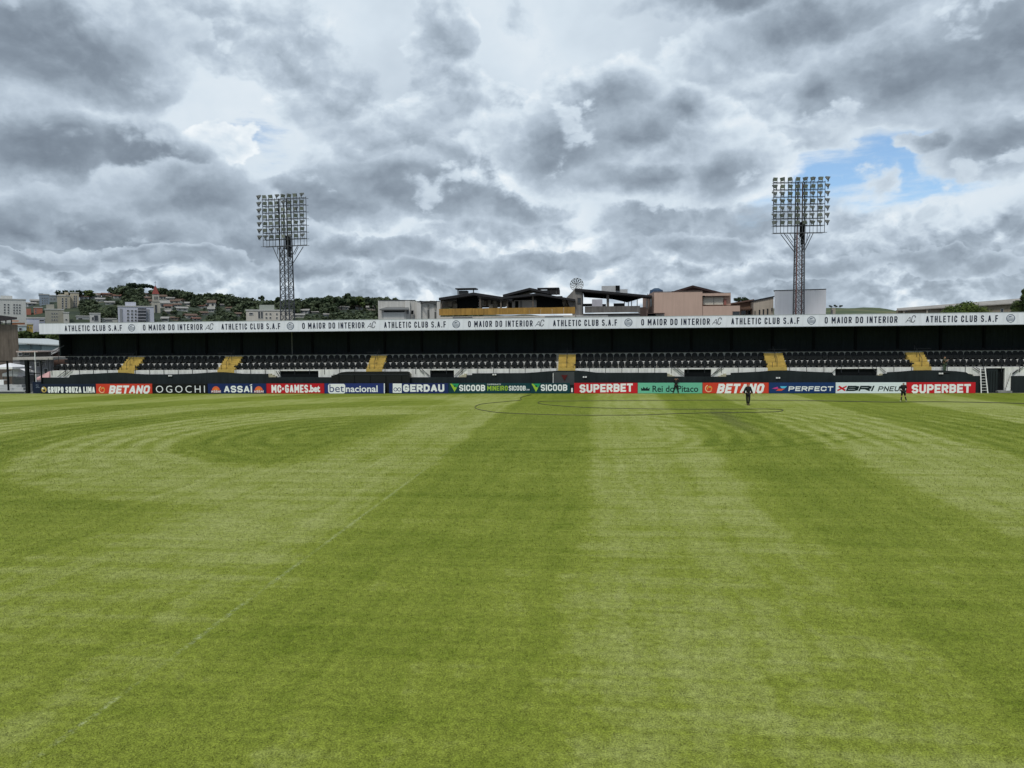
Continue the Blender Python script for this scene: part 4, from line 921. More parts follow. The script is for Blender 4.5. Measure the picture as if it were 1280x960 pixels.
# pink building
Y = 95; t = bt_('pink_building', 'large salmon pink building with a low dark gabled roof', 'building', 865, Y)
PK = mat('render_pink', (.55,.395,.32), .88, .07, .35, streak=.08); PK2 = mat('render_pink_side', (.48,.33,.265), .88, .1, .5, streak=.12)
blocks(t, 'wall', [(817.5,364.3,878,440,Y,14),(878,382,925,440,Y-.02,10),(878,366,913.5,382,Y+.6,8)], PK)
blocks(t, 'upper_band', [(878,366,913.5,370,Y-.1,.65)], PK)
a0 = P(804.5, 371, Y+7); mb = MB(); wl = P(817.5, 440, Y).x
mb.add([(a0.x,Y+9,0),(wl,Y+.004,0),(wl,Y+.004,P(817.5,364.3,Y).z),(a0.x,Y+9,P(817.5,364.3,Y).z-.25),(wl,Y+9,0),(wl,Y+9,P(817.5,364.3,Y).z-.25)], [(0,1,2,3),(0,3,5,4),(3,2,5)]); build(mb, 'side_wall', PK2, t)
# windows on the angled side wall
side_a = Vector((a0.x, Y+9, 0)); side_b = Vector((wl, Y+.004, 0)); sdir = (side_b-side_a).normalized(); nrm = Vector((-sdir.y, sdir.x, 0)); nrm = nrm if nrm.y < 0 else -nrm
for k0, k1, z0, z1 in ((.36,.48,9.3,10.3),(.72,.84,9.4,10.5)):
    L_ = (side_b-side_a).length; A_ = side_a+sdir*L_*k0+nrm*.05; B_ = side_a+sdir*L_*k1+nrm*.05; mb = MB()
    mb.add([(A_.x,A_.y,z0),(B_.x,B_.y,z0),(B_.x,B_.y,z1),(A_.x,A_.y,z1)]+[(p_.x-nrm.x*.06,p_.y-nrm.y*.06,z_) for p_, z_ in ((A_,z0),(B_,z0),(B_,z1),(A_,z1))], [(0,1,2,3),(4,7,6,5),(0,4,5,1),(1,5,6,2),(2,6,7,3),(3,7,4,0)])
    build(mb, 'window', mat('brown_glass', (.07,.05,.045), .3, .3), t)
a, m_, b_ = P(838, 365, Y+1), P(866, 358.6, Y+1), P(906, 366.4, Y+1); mb = MB(); mb.prism([(a.x, a.z-.3), (m_.x, m_.z-.05), (b_.x, b_.z-.3), (b_.x, b_.z), (m_.x, m_.z+.2), (a.x, a.z)], Y+1, Y+12); mb.prism([(a.x+.3, a.z-.3), (b_.x-.3, b_.z-.3), (m_.x, m_.z-.06)], Y+1.3, Y+1.5)
build(mb, 'roof', mat('gable_dark', (.035,.02,.02), .7, .3), t)
blocks(t, 'coping', [(817,363.6,878.3,364.2,Y-.08,.3),(878.4,365.4,914,366,Y-.15,.3)], mat('coping_grey_pink', (.22,.17,.15), .8, .15))
blocks(t, 'white_shutter', [(879,371.5,904,381,Y+.42,.15)], mat('shutter_cream', (.60,.57,.50), .7, .08)); blocks(t, 'terrace_rail', [(878,370.6,905,371.3,Y-.05,.08),(892,371.3,892.5,381,Y-.05,.06)], DKMET); blocks(t, 'red_cabinet', [(905,374,908,381,Y+.3,.28)], mat('cabinet_red', (.30,.12,.10), .7, .2)); blocks(t, 'terrace_lamp', [(878.3,369.6,881,371.4,Y-.3,.2)], BLACK)
windows(t, Y, [(809.5+9.3,393,820,397)]) if 0 else None
blocks(t, 'lower_canopy', [(809,391,831,392,Y-1.2,1.15)], mat('canopy_brown', (.10,.07,.06), .8, .2)); blocks(t, 'lower_window', [(809.5,392.2,819.5,398,Y-.5,.1)], BLACK); blocks(t, 'lower_shutter', [(820,392.2,830.5,398,Y-.5,.1)], mat('shutter_pale', (.5,.43,.38), .7, .1))
windows(t, Y-.02, [(916,389.5,924.5,396)], mat('coping_grey_pink', (.22,.17,.15), .8, .15))
# water tank
c = P(820.5, 364, Y+5); t = thing('water_tank', 'dark blue round water tank on the left corner of the pink building roof', 'water tank', (c.x, Y+5, c.z-.6))
mb = MB()
mb.bar((0,0,0), (0,0,.75), .95, 16, .8); link('body', mb.mesh('body', mat('tank_blue', (.035,.07,.13), .45, .2)), t)
mb = MB(); mb.bar((0,0,.75), (0,0,.98), .7, 16, .3); link('lid', mb.mesh('lid', mat('tank_lid_blue', (.05,.09,.15), .45, .2)), t)
mb = MB()
for x in (-1.1, 1.1): mb.bar((x,0,-.4), (x,0,.3), .05)
mb.box(-1.5,1.2,-.9,.9,-.15,-.02); link('support', mb.mesh('support', DKMET), t)

# brown building, cream building, white block
Y = 100; t = bt_('brown_building', 'dark brown roofed block wedged between the pink and the cream building', 'building', 934, Y)
a, b_ = P(922, 381, Y), P(942, 376, Y); mb = MB(); mb.prism([(a.x-1, 0), (b_.x, 0), (b_.x, b_.z), (a.x-1, a.z)], Y, Y+8); build(mb, 'wall', mat('brown_wall', (.19,.12,.085), .9, .25, 1), t)
mb = MB(); mb.prism([(a.x-1, a.z+.02), (b_.x, b_.z+.02), (b_.x, b_.z+.2), (a.x-1, a.z+.2)], Y-.4, Y+8); build(mb, 'roof', mat('roof_brown', (.12,.075,.06), .8, .3), t)
blocks(t, 'canopy', [(926,385.4,942,386.6,Y-1.3,1.2)], mat('roof_brown', (.12,.075,.06), .8, .3)); windows(t, Y, [(927,388.5,932,393),(934.5,388,940,397)])
Y = 98; t = bt_('cream_building', 'cream building with four narrow windows, left of the tall white block', 'building', 954, Y)
a, b_ = P(942, 377, Y), P(967, 371.4, Y); mb = MB(); mb.prism([(a.x, 0), (b_.x, 0), (b_.x, b_.z), (a.x, a.z)], Y, Y+9); build(mb, 'wall', mat('render_cream', (.47,.41,.34), .88, .1, .5, streak=.15), t)
mb = MB(); mb.prism([(a.x-.1, a.z+.02), (b_.x+.1, b_.z+.02), (b_.x+.1, b_.z+.16), (a.x-.1, a.z+.16)], Y-.15, Y+9); build(mb, 'coping', DKMET, t)
windows(t, Y, [(948.3,387.2,950.2,395),(953.2,386.6,955.2,395),(958.3,385.8,960.3,394.5),(964,385,965.6,389),(943,388.5,944.2,395)], mat('cream_frame', (.40,.35,.29), .8, .1))
Y = 93; t = bt_('white_block', 'tall blank white gable wall behind the right floodlight mast', 'building', 1000, Y)
blocks(t, 'wall', [(967,362.4,1032.5,440,Y,10)], mat('block_white', (.72,.72,.75), .85, .05, .3, streak=.06)); blocks(t, 'coping', [(966.6,361.7,1032.9,362.3,Y-.06,10.1)], mat('coping_dark', (.20,.19,.19), .8, .1))
blocks(t, 'side_annex', [(1033.2,385.5,1038.5,440,Y+2,4)], mat('annex_beige', (.38,.34,.28), .9, .15)); windows(t, Y+2, [(1033.6,388,1034.8,394)]); face(t)

# long hall far right
def hall(label, u0, u1, vtl, vtr, vel, ver, Y, dp):
    t = bt_('long_hall', label, 'building', (u0+u1)/2, Y); HB = mat('hall_beige', (.27,.235,.175), .9, .2, .7, streak=.2)
    a, b_ = P(u0, vel, Y), P(u1, ver, Y); c0, c1 = P(u0, vtl, Y+3), P(u1, vtr, Y+3)
    mb = MB(); mb.prism([(a.x, 0), (b_.x, 0), (b_.x, b_.z), (a.x, a.z)], Y, Y+.3); build(mb, 'wall', HB, t)
    mb = MB(); mb.add([(a.x,Y-.5,a.z),(b_.x,Y-.5,b_.z),(c1.x,Y+3,c1.z),(c0.x,Y+3,c0.z),(a.x,Y-.5,a.z-.14),(b_.x,Y-.5,b_.z-.14),(c1.x,Y+3,c1.z-.14),(c0.x,Y+3,c0.z-.14)], [(0,1,2,3),(7,6,5,4),(0,4,5,1),(1,5,6,2),(2,6,7,3),(3,7,4,0)])
    build(mb, 'roof', mat('fibre_cement_roof', (.36,.34,.31), .9, .25, .8, streak=.2), t); return t
t = hall('long low hall with grey beige sloping roof behind the right end of the stand', 1121, 1290, 385.3, 371.8, 387.6, 377.5, 120, 10)
windows(t, 120, [(1131.5,387.4,1134,389.6),(1160,385.6,1162.6,388),(1226.5,380.4,1230,384.5),(1250.5,386,1254,390.5)], fw=.05)
blocks(t, 'pilaster', [(1128,386.5,1131,440,119.7,.25),(1157,385,1160,440,119.7,.25),(1176,383.8,1178,440,119.7,.25),(1222.5,381,1225.5,440,119.7,.25)], mat('pilaster_pale', (.42,.38,.31), .9, .2))

# ------------------------------------------------------------------ trees
LEAF = {}
def leafmat(name, a, b_):
    if name in LEAF: return LEAF[name]
    m = bpy.data.materials.new(name); m.use_nodes = True; n = NT(m.node_tree); b = m.node_tree.nodes['Principled BSDF']
    co = n.new('ShaderNodeNewGeometry').outputs['Position']; oi = n.new('ShaderNodeObjectInfo').outputs['Random']
    f = n.m('ADD', n.noise(co, .5, 4, .7), n.m('MULTIPLY', n.m('SUBTRACT', oi, .5), .3))
    n.put(b.inputs['Base Color'], n.ramp(f, [(.3, a), (.7, b_)])); b.inputs['Roughness'].default_value = .7; b.inputs['Specular IOR Level'].default_value = .2
    LEAF[name] = m; return m
LD = leafmat('leaf_dark', (.016,.030,.016), (.045,.070,.030)); LM = leafmat('leaf_mid', (.030,.055,.018), (.085,.115,.035)); LR = leafmat('leaf_reddish', (.07,.04,.03), (.14,.08,.06))
LN = leafmat('leaf_bright', (.045,.08,.015), (.14,.18,.04))
BARK = mat('bark', (.06,.045,.035), .95, .3, 3)
def crown_arrays(seed, h=1.0, w=.42, z0=.28, nb=9, nl=34, ls=.075, shape='round'):
    """unit-height tree: leaf quads spread over the shells of several lobes"""
    g = np.random.default_rng(seed); V = []
    for i in range(nb):
        if shape == 'round': zz = g.uniform(z0+.12, .86); rr = w*math.sqrt(max(0, 1-((zz-.6)/.42)**2))*.75
        elif shape == 'flat': zz = g.uniform(.72, .9); rr = w
        elif shape == 'cone': zz = g.uniform(z0, .9); rr = w*(1-zz)*1.1
        else: zz = g.uniform(.55, .95); rr = w*.55
        an = g.uniform(0, 6.28); d_ = rr*g.uniform(.3, 1); c_ = np.array([d_*math.cos(an), d_*math.sin(an), zz]); br = g.uniform(.12, .22)*(w/.42)
        sq = .45 if shape == 'flat' else .85
        dr = g.normal(size=(nl, 3)); dr /= np.linalg.norm(dr, axis=1)[:, None]; p_ = c_+dr*br*g.uniform(.6, 1.08, (nl, 1))*np.array([1, 1, sq])
        nn_ = dr+g.normal(size=(nl, 3))*.5; nn_ /= np.linalg.norm(nn_, axis=1)[:, None]
        tt = np.cross(nn_, g.normal(size=(nl, 3))); tt /= np.linalg.norm(tt, axis=1)[:, None]; bb = np.cross(nn_, tt); s_ = ls*g.uniform(.6, 1.3, (nl, 1))
        V.append(np.stack([p_-tt*s_-bb*s_*.6, p_+tt*s_-bb*s_*.5, p_+tt*s_*.7+bb*s_, p_-tt*s_*.8+bb*s_*.7], 1).reshape(-1, 3))
    return np.concatenate(V)
def quads_mesh(name, V, m):
    me = bpy.data.meshes.new(name); k_ = len(V)//4; me.vertices.add(len(V)); me.vertices.foreach_set('co', V.astype(np.float32).ravel())
    me.loops.add(len(V)); me.loops.foreach_set('vertex_index', np.arange(len(V), dtype=np.int32)); me.polygons.add(k_)
    me.polygons.foreach_set('loop_start', np.arange(0, len(V), 4, dtype=np.int32)); me.polygons.foreach_set('loop_total', np.full(k_, 4, np.int32)); me.materials.append(m); me.update(); me.validate(); return me
def trunk_mesh(seed, top=.8, w=.3):
    rs = random.Random(seed); mb = MB(); mb.tube([(0,0,-.06),(.01,0,.2),(.0,.01,.45),(.02,0,top)], [.035,.028,.02,.008], 6)
    for i in range(5): a = rs.uniform(0, 6.28); z = rs.uniform(.28, .6); mb.tube([(0,0,z),(w*.5*math.cos(a),w*.5*math.sin(a),z+.1),(w*.9*math.cos(a),w*.9*math.sin(a),z+.2)], [.014,.01,.004], 4)
    return mb.mesh('trunk', BARK)
CR = {}
for nm, kw, mt in (('round', dict(), LD), ('round2', dict(w=.5, nb=11), LM), ('tall', dict(w=.26, z0=.2, nb=11, shape='cone'), LD), ('flat', dict(w=.7, shape='flat', nb=10, ls=.06), LD), ('top', dict(w=.3, shape='top', nb=7), LD), ('red', dict(w=.5, nb=9), LR)):
    CR[nm] = (quads_mesh('crown', crown_arrays(len(CR)+3, nl=60, ls=.055, **{k_: v_ for k_, v_ in kw.items() if k_ != 'ls'}), mt), trunk_mesh(len(CR)))
def tree(name, kind, p_, h, label, group=None, wide=1.0):
    t = thing(name, label, 'tree', p_, random.uniform(0, 6.28), group); c_ = link('crown', CR[kind][0], t); c_.scale = (h*wide, h*wide, h); k_ = link('trunk', CR[kind][1], t); k_.scale = (h, h, h); return t
def skyline_tree(name, kind, u, vtop, hpx, label, group='trees on the skyline of the hill', wide=1.0, back=0):
    p_ = hit(u, vtop+hpx); dd = depth(p_); h = hpx*dd/FPX; tree(name, kind, p_, h, label, group, wide)
skyline_tree('flat_topped_tree', 'flat', 172, 353, 17, 'broad flat topped tree standing out on the hill crest left of the church spire', None, 1.5)
skyline_tree('tall_tree', 'top', 327, 368, 18, 'tall tree with a small round crown above the pale building left of the left mast', None, .9)
skyline_tree('round_tree', 'round', 78, 357.5, 14, 'big rounded dark tree above the beige apartment towers', None, 1.3)
skyline_tree('round_tree', 'round', 86, 357.5, 14, 'rounded tree right of the biggest one above the beige towers', None, 1.2)
skyline_tree('round_tree', 'round', 97, 360, 13, 'low wide tree on the crest right of the beige towers', None, 1.5)
skyline_tree('round_tree', 'round2', 111, 360, 11, 'low wide tree on the crest above the long white house', None, 1.6)
skyline_tree('round_tree', 'round', 141, 358.5, 13, 'small dark tree on the crest above the red roofed house', None, 1.2)
skyline_tree('reddish_tree', 'red', 155, 360, 12, 'reddish brown bushy tree left of the broad flat topped one', None, 1.3)
ORD = ['first','second','third','fourth','fifth','sixth','seventh','eighth','ninth','tenth','eleventh','twelfth','thirteenth','fourteenth','fifteenth','sixteenth']
for i, (u, v, h, w_) in enumerate(sorted(((189,361,8,1.2),(213,363,9,1),(230,366.5,9,1.3),(236,367,9,1.3),(252,367,14,1.1),(259,366.3,15,1.2),(267,366,16,1.2),(275,367,15,1.1),(283,370,12,1.2),(245,370,10,1.4)))):
    skyline_tree('hill_tree', 'round' if i % 2 else 'round2', u, v, h, ('tall' if h > 12 else 'low')+' dark tree, '+ORD[i]+' from the left on the crest right of the spire', 'trees on the crest right of the church', w_)
for i, (u, v, h, k_) in enumerate(((340,376,14,'round'),(348,371,18,'tall'),(371,373,16,'tall'),(377,375,14,'round'),(386,374.5,15,'tall'),(394,371.5,16,'round'),(402,374,15,'tall'),(411,372,16,'round'),(420,371,17,'tall'),(427,373,15,'round'),(435,366,19,'tall'),(440,370,17,'round'),(449,370.5,17,'round2'),(456,371,16,'round'),(464,375,14,'tall'),(471,376,12,'round'))):
    skyline_tree('hill_tree', k_, u, v, h, ('slender' if k_ == 'tall' else 'rounded')+' dark tree, '+ORD[i]+' from the left on the crest beyond the left tower', 'trees on the crest right of the left tower', 1.15)
for i, (u, v, h) in enumerate(((921,372,8),(927,371,9),(933,372,8),(1038,381.5,4),(1044,380.8,4.5),(1051,381.3,4))):
    skyline_tree('distant_tree', 'round', u, v, h, 'tiny far tree, '+ORD[i % 3]+' from the left of three just right of the '+('pink building' if i < 3 else 'white block'), 'far trees right of the '+('pink building' if i < 3 else 'white block'), 1.4)
base = [crown_arrays(40+i, nl=22, nb=8, ls=.085, w=.48) for i in range(5)]; rs = random.Random(11)
# shrubs below the fascia at left
V = []
for i in range(46):
    p_ = P(rs.uniform(20, 92), rs.uniform(422, 425), rs.uniform(108, 116)); h = rs.uniform(1.2, 1.9); B = base[i % 5]*h*np.array([1.6,1.6,1])+np.array([p_.x, p_.y, p_.z-h*.35]); V.append(B)
o = link('shrub_bank', quads_mesh('shrub_bank', np.concatenate(V), LM)); tag(o, 'green bank of shrubs seen under the left end of the fascia', 'shrubs', None, 'stuff')
# near trees at right
def near_tree(u, vtop, Y, h, w, label, mt, seed, nl=420, ls=.03, nb=14):
    zt = Z_(u, vtop, Y); x = X_(u, vtop, Y); t = thing('leafy_tree', label, 'tree', (x, Y, 0)); V = crown_arrays(seed, w=w, nb=nb, nl=nl, ls=ls, z0=.2)
    V = V*np.array([h, h, h])+np.array([0, 0, zt-h*.97]); link('crown', quads_mesh('crown', V, mt), t)
    mb = MB(); mb.tube([(0,0,0),(.1,0,(zt-h)*.6),(0,.1,zt-h*.6),(0,0,zt-h*.2)], [.22,.18,.13,.04], 8)
    for i in range(6): a = i*1.05; mb.tube([(0,0,zt-h*.7),(w*h*.3*math.cos(a),w*h*.3*math.sin(a),zt-h*.5),(w*h*.6*math.cos(a),w*h*.6*math.sin(a),zt-h*.3)], [.08,.05,.02], 5)
    link('trunk', mb.mesh('trunk', BARK), t)
near_tree(1199, 380.5, 92, 2.5, .85, 'rounded bright green tree crown just above the fascia near its right end', LN, 71)
near_tree(1222, 384, 93, 1.6, .9, 'low green crown beside the bigger rounded one above the right fascia', LN, 72, 200)
near_tree(1288, 353, 90, 5.2, .17, 'tall dark green tree cut by the right edge of the view', LM, 73, 300, .026, 16)
near_tree(1276, 376, 91, 1.9, .5, 'dark green bush left of the tall tree at the right edge', LM, 74, 300)

# ------------------------------------------------------------------ town on the left
Y = 300
def apart(name, label, u0, v0, u1, v1, Y, colr, wins=(), extra=(), dp=14, cat='apartment building'):
    t = bt_(name, label, cat, (u0+u1)/2, Y); m_ = mat('render_%d_%d_%d' % colr, lin(*colr), .9, .08, .2, streak=.12)
    a, b_ = P(u0, v1, Y), P(u1, v0, Y); mb = MB(); mb.box(a.x, b_.x, Y, Y+dp, 0, b_.z); build(mb, 'wall', m_, t)
    mb = MB(); mb.box(a.x-.15, b_.x+.15, Y-.15, Y+dp+.1, b_.z+.01, b_.z+.35); build(mb, 'cornice', mat('cornice_pale', (.5,.5,.48), .9, .1), t)
    for (c0, d0, c1, d1) in extra:
        a, b_ = P(c0, d1, Y+2), P(c1, d0, Y+2); mb = MB(); mb.box(a.x, b_.x, Y+2, Y+dp-3, a.z-.3, b_.z); build(mb, 'penthouse', m_, t)
    windows(t, Y, wins, fw=.12); OCC.append((u0-.5, v0-.5, u1+.5, v1-14, math.hypot(a.x, Y))); return t
FACE = []
def grid(us, vs_, w, h): return [(u, v, u+w, v+h) for u in us for v in vs_]
apart('white_apartment_block', 'white apartment block with a stepped top at the far left edge', -6, 374.2, 32.5, 415, 260, (206,206,202), grid((5,9.6,16.8,20.4,24,), (380,383.4,386.8,390.2), 1.7, 1.6), [(6,369.5,20.5,374.5),(-4,372.5,6,374.5),(20.5,373.2,28.5,374.5)])
apart('grey_blue_tower', 'slim grey blue tower between the white block and the beige towers', 50.8, 368.2, 61.5, 415, 330, (140,152,164), grid((52.5,55.5,58.3), (372,375,378,381,384,387,390,393), 1.0, 1.2), [(52,366.5,58,368.4)])
apart('beige_tower', 'left and lower one of the two beige apartment towers', 73, 370, 87.5, 415, 300, (178,170,152), grid((77.4,81.8), (372.5,375.5,378.5,381.5,384.5,387.5), 1.6, 2.2), [(77,367.6,86,370.2)])
apart('beige_tower', 'right and taller one of the two beige apartment towers', 89.5, 366.2, 98.5, 415, 306, (188,178,158), grid((92.2,94.6), (369.5,372.5,375.5,378.5,381.5,384.5,387.5,390.5), 1.3, 2.0), [(84.5,365.4,89.5,368)])
apart('grey_beige_block', 'grey beige block with nine small windows in front of the beige towers', 57.5, 387, 80, 420, 250, (160,158,146), grid((64.4,67.4,70.4), (391,395.2,399.2), 1.3, 1.3), [(63,380.5,72.5,387)])
apart('white_annex', 'narrow white house attached right of the grey beige block', 80.2, 391, 86.2, 420, 249, (196,194,186), grid((82,), (398.6,), 1.6, 1.6), [])
apart('pink_house', 'salmon coloured house half hidden behind the grey beige block', 43.4, 384.6, 53, 415, 290, (176,118,100), grid((44,), (386.5,389.5), 1.2, 1.8), [(33,386,43,393)])
apart('teal_house', 'pale grey houses with dark openings above the long white house', 61.5, 369.5, 72.5, 400, 360, (150,158,162), grid((63,67), (373,), 1.5, 1.2), [])
t = apart('lavender_apartment_block', 'white and lavender apartment block with dark balconies left of the church tower', 148.6, 383.2, 192.5, 420, 240, (196,198,210), grid((159,164,168.5), (387.8,391.8,395.8,399.6), 2.2, 1.8), [(161,377.6,174.3,383.2)])
for v in (384.8, 388.8, 392.8, 396.8, 400.4):
    a, b_ = P(172.2, v+2.6, 239.9), P(182.5, v, 239.9); mb = MB(); mb.box(a.x, b_.x, 239.86, 239.98, a.z, b_.z); build(mb, 'balcony_opening', GLASS, t); mb = MB(); mb.box(a.x, b_.x, 239, 239.95, a.z-.25, a.z+.1); build(mb, 'balcony', mat('balcony_grey', (.3,.3,.33), .8, .1), t)
for u in (150.2, 184): 
    a, b_ = P(u, 404, 239.9), P(u+2.4, 386, 239.9); mb = MB(); mb.box(a.x, b_.x, 239.84, 239.99, a.z, b_.z); build(mb, 'facade_strip', mat('strip_grey', (.28,.29,.31), .8, .1), t)
apart('arched_white_house', 'small white house with a dark arched front below the wooded slope', 113, 392.2, 125.5, 420, 250, (200,200,196), [(115,396.5,117.5,400),(117.8,394.2,122.5,401)], [])
apart('low_white_house', 'long low white house below the wood left of the lavender block', 128, 398.6, 148.4, 420, 255, (186,186,180), [(131,400,140,401.6)], [])
apart('low_grey_house', 'low pale grey house right of the beige towers', 96, 395.5, 112.6, 420, 262, (160,164,166), [(98,397.5,103,400.5)], [])
t = apart('pale_institution', 'long pale building with a green grey roof room behind the left floodlight mast', 308.5, 388.2, 366, 415, 200, (204,198,188), grid((332,337,345.2,357), (391.6,396.4), 1.8, 1.6)+[(312,391.5,316,393.6),(323,389.5,325,398),(326.5,389.5,328.3,398)], [])
a, b_ = P(326.3, 388.5, 201), P(344.8, 381, 201); mb = MB(); mb.box(a.x, b_.x, 201, 208, a.z-.2, b_.z); build(mb, 'roof_room', mat('room_green_grey', (.35,.38,.34), .9, .1), t)
# church
Yc = 300; t = bt_('church_tower', 'pale church tower with a pointed red spire on the left hillside', 'church', 194.5, Yc); CH = mat('church_cream', (.48,.46,.40), .9, .1, .3, streak=.15)
a, b_ = P(190.6, 420, Yc), P(200.2, 377, Yc); mb = MB(); mb.box(a.x, b_.x, Yc, Yc+3, 0, b_.z); build(mb, 'shaft', CH, t)
a2, b2 = P(190, 377, Yc-.2), P(198.6, 367.4, Yc-.2); mb = MB(); mb.box(a2.x, b2.x, Yc-.2, Yc+3.2, b_.z, b2.z); build(mb, 'belfry', CH, t)
xm = (a2.x+b2.x)/2; zt = P(194.5, 355.6, Yc).z; mb = MB(); s_ = (b2.x-a2.x)/2+.05
mb.add([(xm-s_,Yc-.4,b2.z),(xm+s_,Yc-.4,b2.z),(xm+s_,Yc+3.4,b2.z),(xm-s_,Yc+3.4,b2.z),(xm,Yc+1.5,zt)], [(0,1,4),(1,2,4),(2,3,4),(3,0,4),(3,2,1,0)]); build(mb, 'spire', mat('spire_red', (.22,.05,.04), .7, .2), t)
mb = MB(); mb.bar((xm,Yc+1.5,zt-.5), (xm,Yc+1.5,zt+1.6), .09); mb.bar((xm-.4,Yc+1.5,zt+1.0), (xm+.4,Yc+1.5,zt+1.0), .08); build(mb, 'cross', DKMET, t)
windows(t, Yc-.2, [(192.6,370.5,194,374),(195.2,370.5,196.6,374)], CH, fw=.15); windows(t, Yc, [(194.2,381,196.2,400)], CH, fw=.15)
# houses dotted over the hillside
HW = [(206,204,198),(190,182,168),(200,170,150),(176,178,180),(214,210,200)]
def house(u, vtop, w, h, ci, roof, label, floors=1):
    p_ = hit(u, vtop+h); dd = depth(p_); OCC.append((u-w/2, vtop, u+w/2, vtop+h, math.hypot(p_.x, p_.y))); k_ = dd/FPX; W_ = w*k_/2; Hh = h*k_; t = thing('hillside_house', label, 'house', p_, math.atan2(-p_.x, p_.y)+random.uniform(-.25, .25)*0+math.radians(random.uniform(-18, 18)), 'houses on the hillside')
    wm = mat('house_%d' % ci, lin(*HW[ci]), .9, .12, .3, streak=.1); rm = mat('roof_tile_%s' % roof, {'red': (.17,.085,.062), 'brown': (.15,.10,.075), 'grey': (.33,.32,.30)}[roof], .85, .3, 1.2)
    D = max(5, W_); zb = -4
    mb = MB(); mb.box(-W_, W_, 0, D, zb, Hh*.68); link('wall', mb.mesh('wall', wm), t)
    mb = MB(); o_ = .5; mb.xprism([(-o_, Hh*.64), (D/2, Hh), (D+o_, Hh*.64), (D+o_, Hh*.64-.2), (D/2, Hh-.25), (-o_, Hh*.64-.2)], -W_-o_, W_+o_); link('roof', mb.mesh('roof', rm), t)
    nw = max(2, int(W_/1.6)); fl = max(1, int(Hh*.68/3))
    for f_ in range(fl):
        for i in range(nw):
            x = -W_+2*W_*(i+.5)/nw; z = Hh*.68*(f_+.28)/fl; mb = MB(); mb.box(x-.55, x+.55, -.12, -.02, z, z+min(1.3, Hh*.3)); w__ = link('window', mb.mesh('window', mat('window_frame', (.5,.5,.5), .6, .1)), t)
            mb = MB(); mb.box(x-.45, x+.45, -.15, -.11, z+.1, z+min(1.2, Hh*.3-.1)); link('pane', mb.mesh('pane', GLASS), w__)
HS = [(28,371,16,5,3,'grey','grey roofed house on the crest behind the white apartment block'),(46,366.5,16,4.5,1,'grey','long low house on the crest left of the biggest dark tree'),(105,365.8,11,5,0,'brown','brown roofed house on the crest right of the beige towers'),
 (120,361.5,9,5,1,'brown','tallest pale house on the crest between two wide trees'),(117,366.8,13,5,0,'grey','grey roofed house just below the crest house between the wide trees'),(134,364.8,14,4,2,'red','red roofed house left of the reddish tree'),
 (127,372.8,14,4,0,'grey','upper of two long white houses in the dark wood'),(138,376.6,13,3.6,0,'grey','lower of two long white houses in the dark wood'),(183,366,9,4,4,'brown','house on the crest left of the church spire'),
 (186,371,9,4.5,2,'brown','pinkish house behind the church belfry'),(204,369,9,5,0,'brown','brown roofed house right of the church belfry'),(213,371.5,10,4,3,'grey','pale blue grey house right of the spire'),(226,373.6,13,4,1,'brown','long brown roofed house low on the crest right of the church'),
 (206,376.5,12,8,0,'grey','tall white house directly right of the church shaft'),(218,374.8,14,4.5,4,'brown','cream house in the cluster right of the church'),(228,384,14,4.5,0,'grey','white house alone in the trees right of the church cluster'),
 (263,376,13,7,4,'brown','three floor house standing alone in the middle of the slope'),(264,384.5,8,5,0,'grey','small white house just below the three floor house'),(240,393,14,5,4,'brown','cream house low on the slope right of the church'),
 (246,397,9,4,0,'red','low white house at the slope foot above the fascia'),(218,396.5,10,4,2,'brown','low pinkish house above the fascia right of the church'),(206,397,8,5,0,'grey','small white house at the foot of the church'),
 (278,380,6,2.5,0,'grey','tiny white house high right of the three floor house'),(380,387,12,4.5,3,'grey','grey roofed house right of the left mast'),(373,392.5,16,4,4,'grey','long cream low house right of the left mast'),(394,389.5,9,2.5,0,'grey','small white house right of the long cream one'),
 (430,383,14,4,1,'grey','grey roofed house among trees left of the off-white building'),(449,381.3,11,5,0,'brown','brown roofed white house under the tallest trees near the off-white building'),(464,383,13,4.5,1,'grey','pale house just left of the off-white building'),(409,392,8,3,3,'grey','small house low in the wood right of the left mast'),
 (190,375,8,5,2,'brown','pinkish house hidden behind the top of the church shaft'),(210,381,9,5,4,'red','red roofed cream house below the cluster right of the church'),(222,379.5,9,4,0,'brown','brown roofed house below the cluster right of the church'),(234,378,8,4,4,'grey','grey roofed cream house right of the church cluster'),(212,388,8,5,1,'grey','beige house in the middle of the slope right of the church'),(252,381,7,4,0,'red','red roofed white house left of the three floor house'),(286,384,8,3.5,4,'brown','cream house right of the three floor house'),(256,390,9,4,1,'brown','beige house below the three floor house'),(298,391,9,4,0,'brown','white house low on the slope left of the pale institution'),(90,372,9,4,2,'red','red roofed house behind the beige towers'),(147,368.5,9,4,0,'red','red roofed house under the reddish tree'),(40,378,10,4,3,'grey','small house between the white block and the slim tower')]
for h_ in HS: house(h_[0], h_[1]-h_[3]*.15, h_[2]*.85, h_[3]*1.3, *h_[4:])
OCC += [(189,355,201,398,375)]
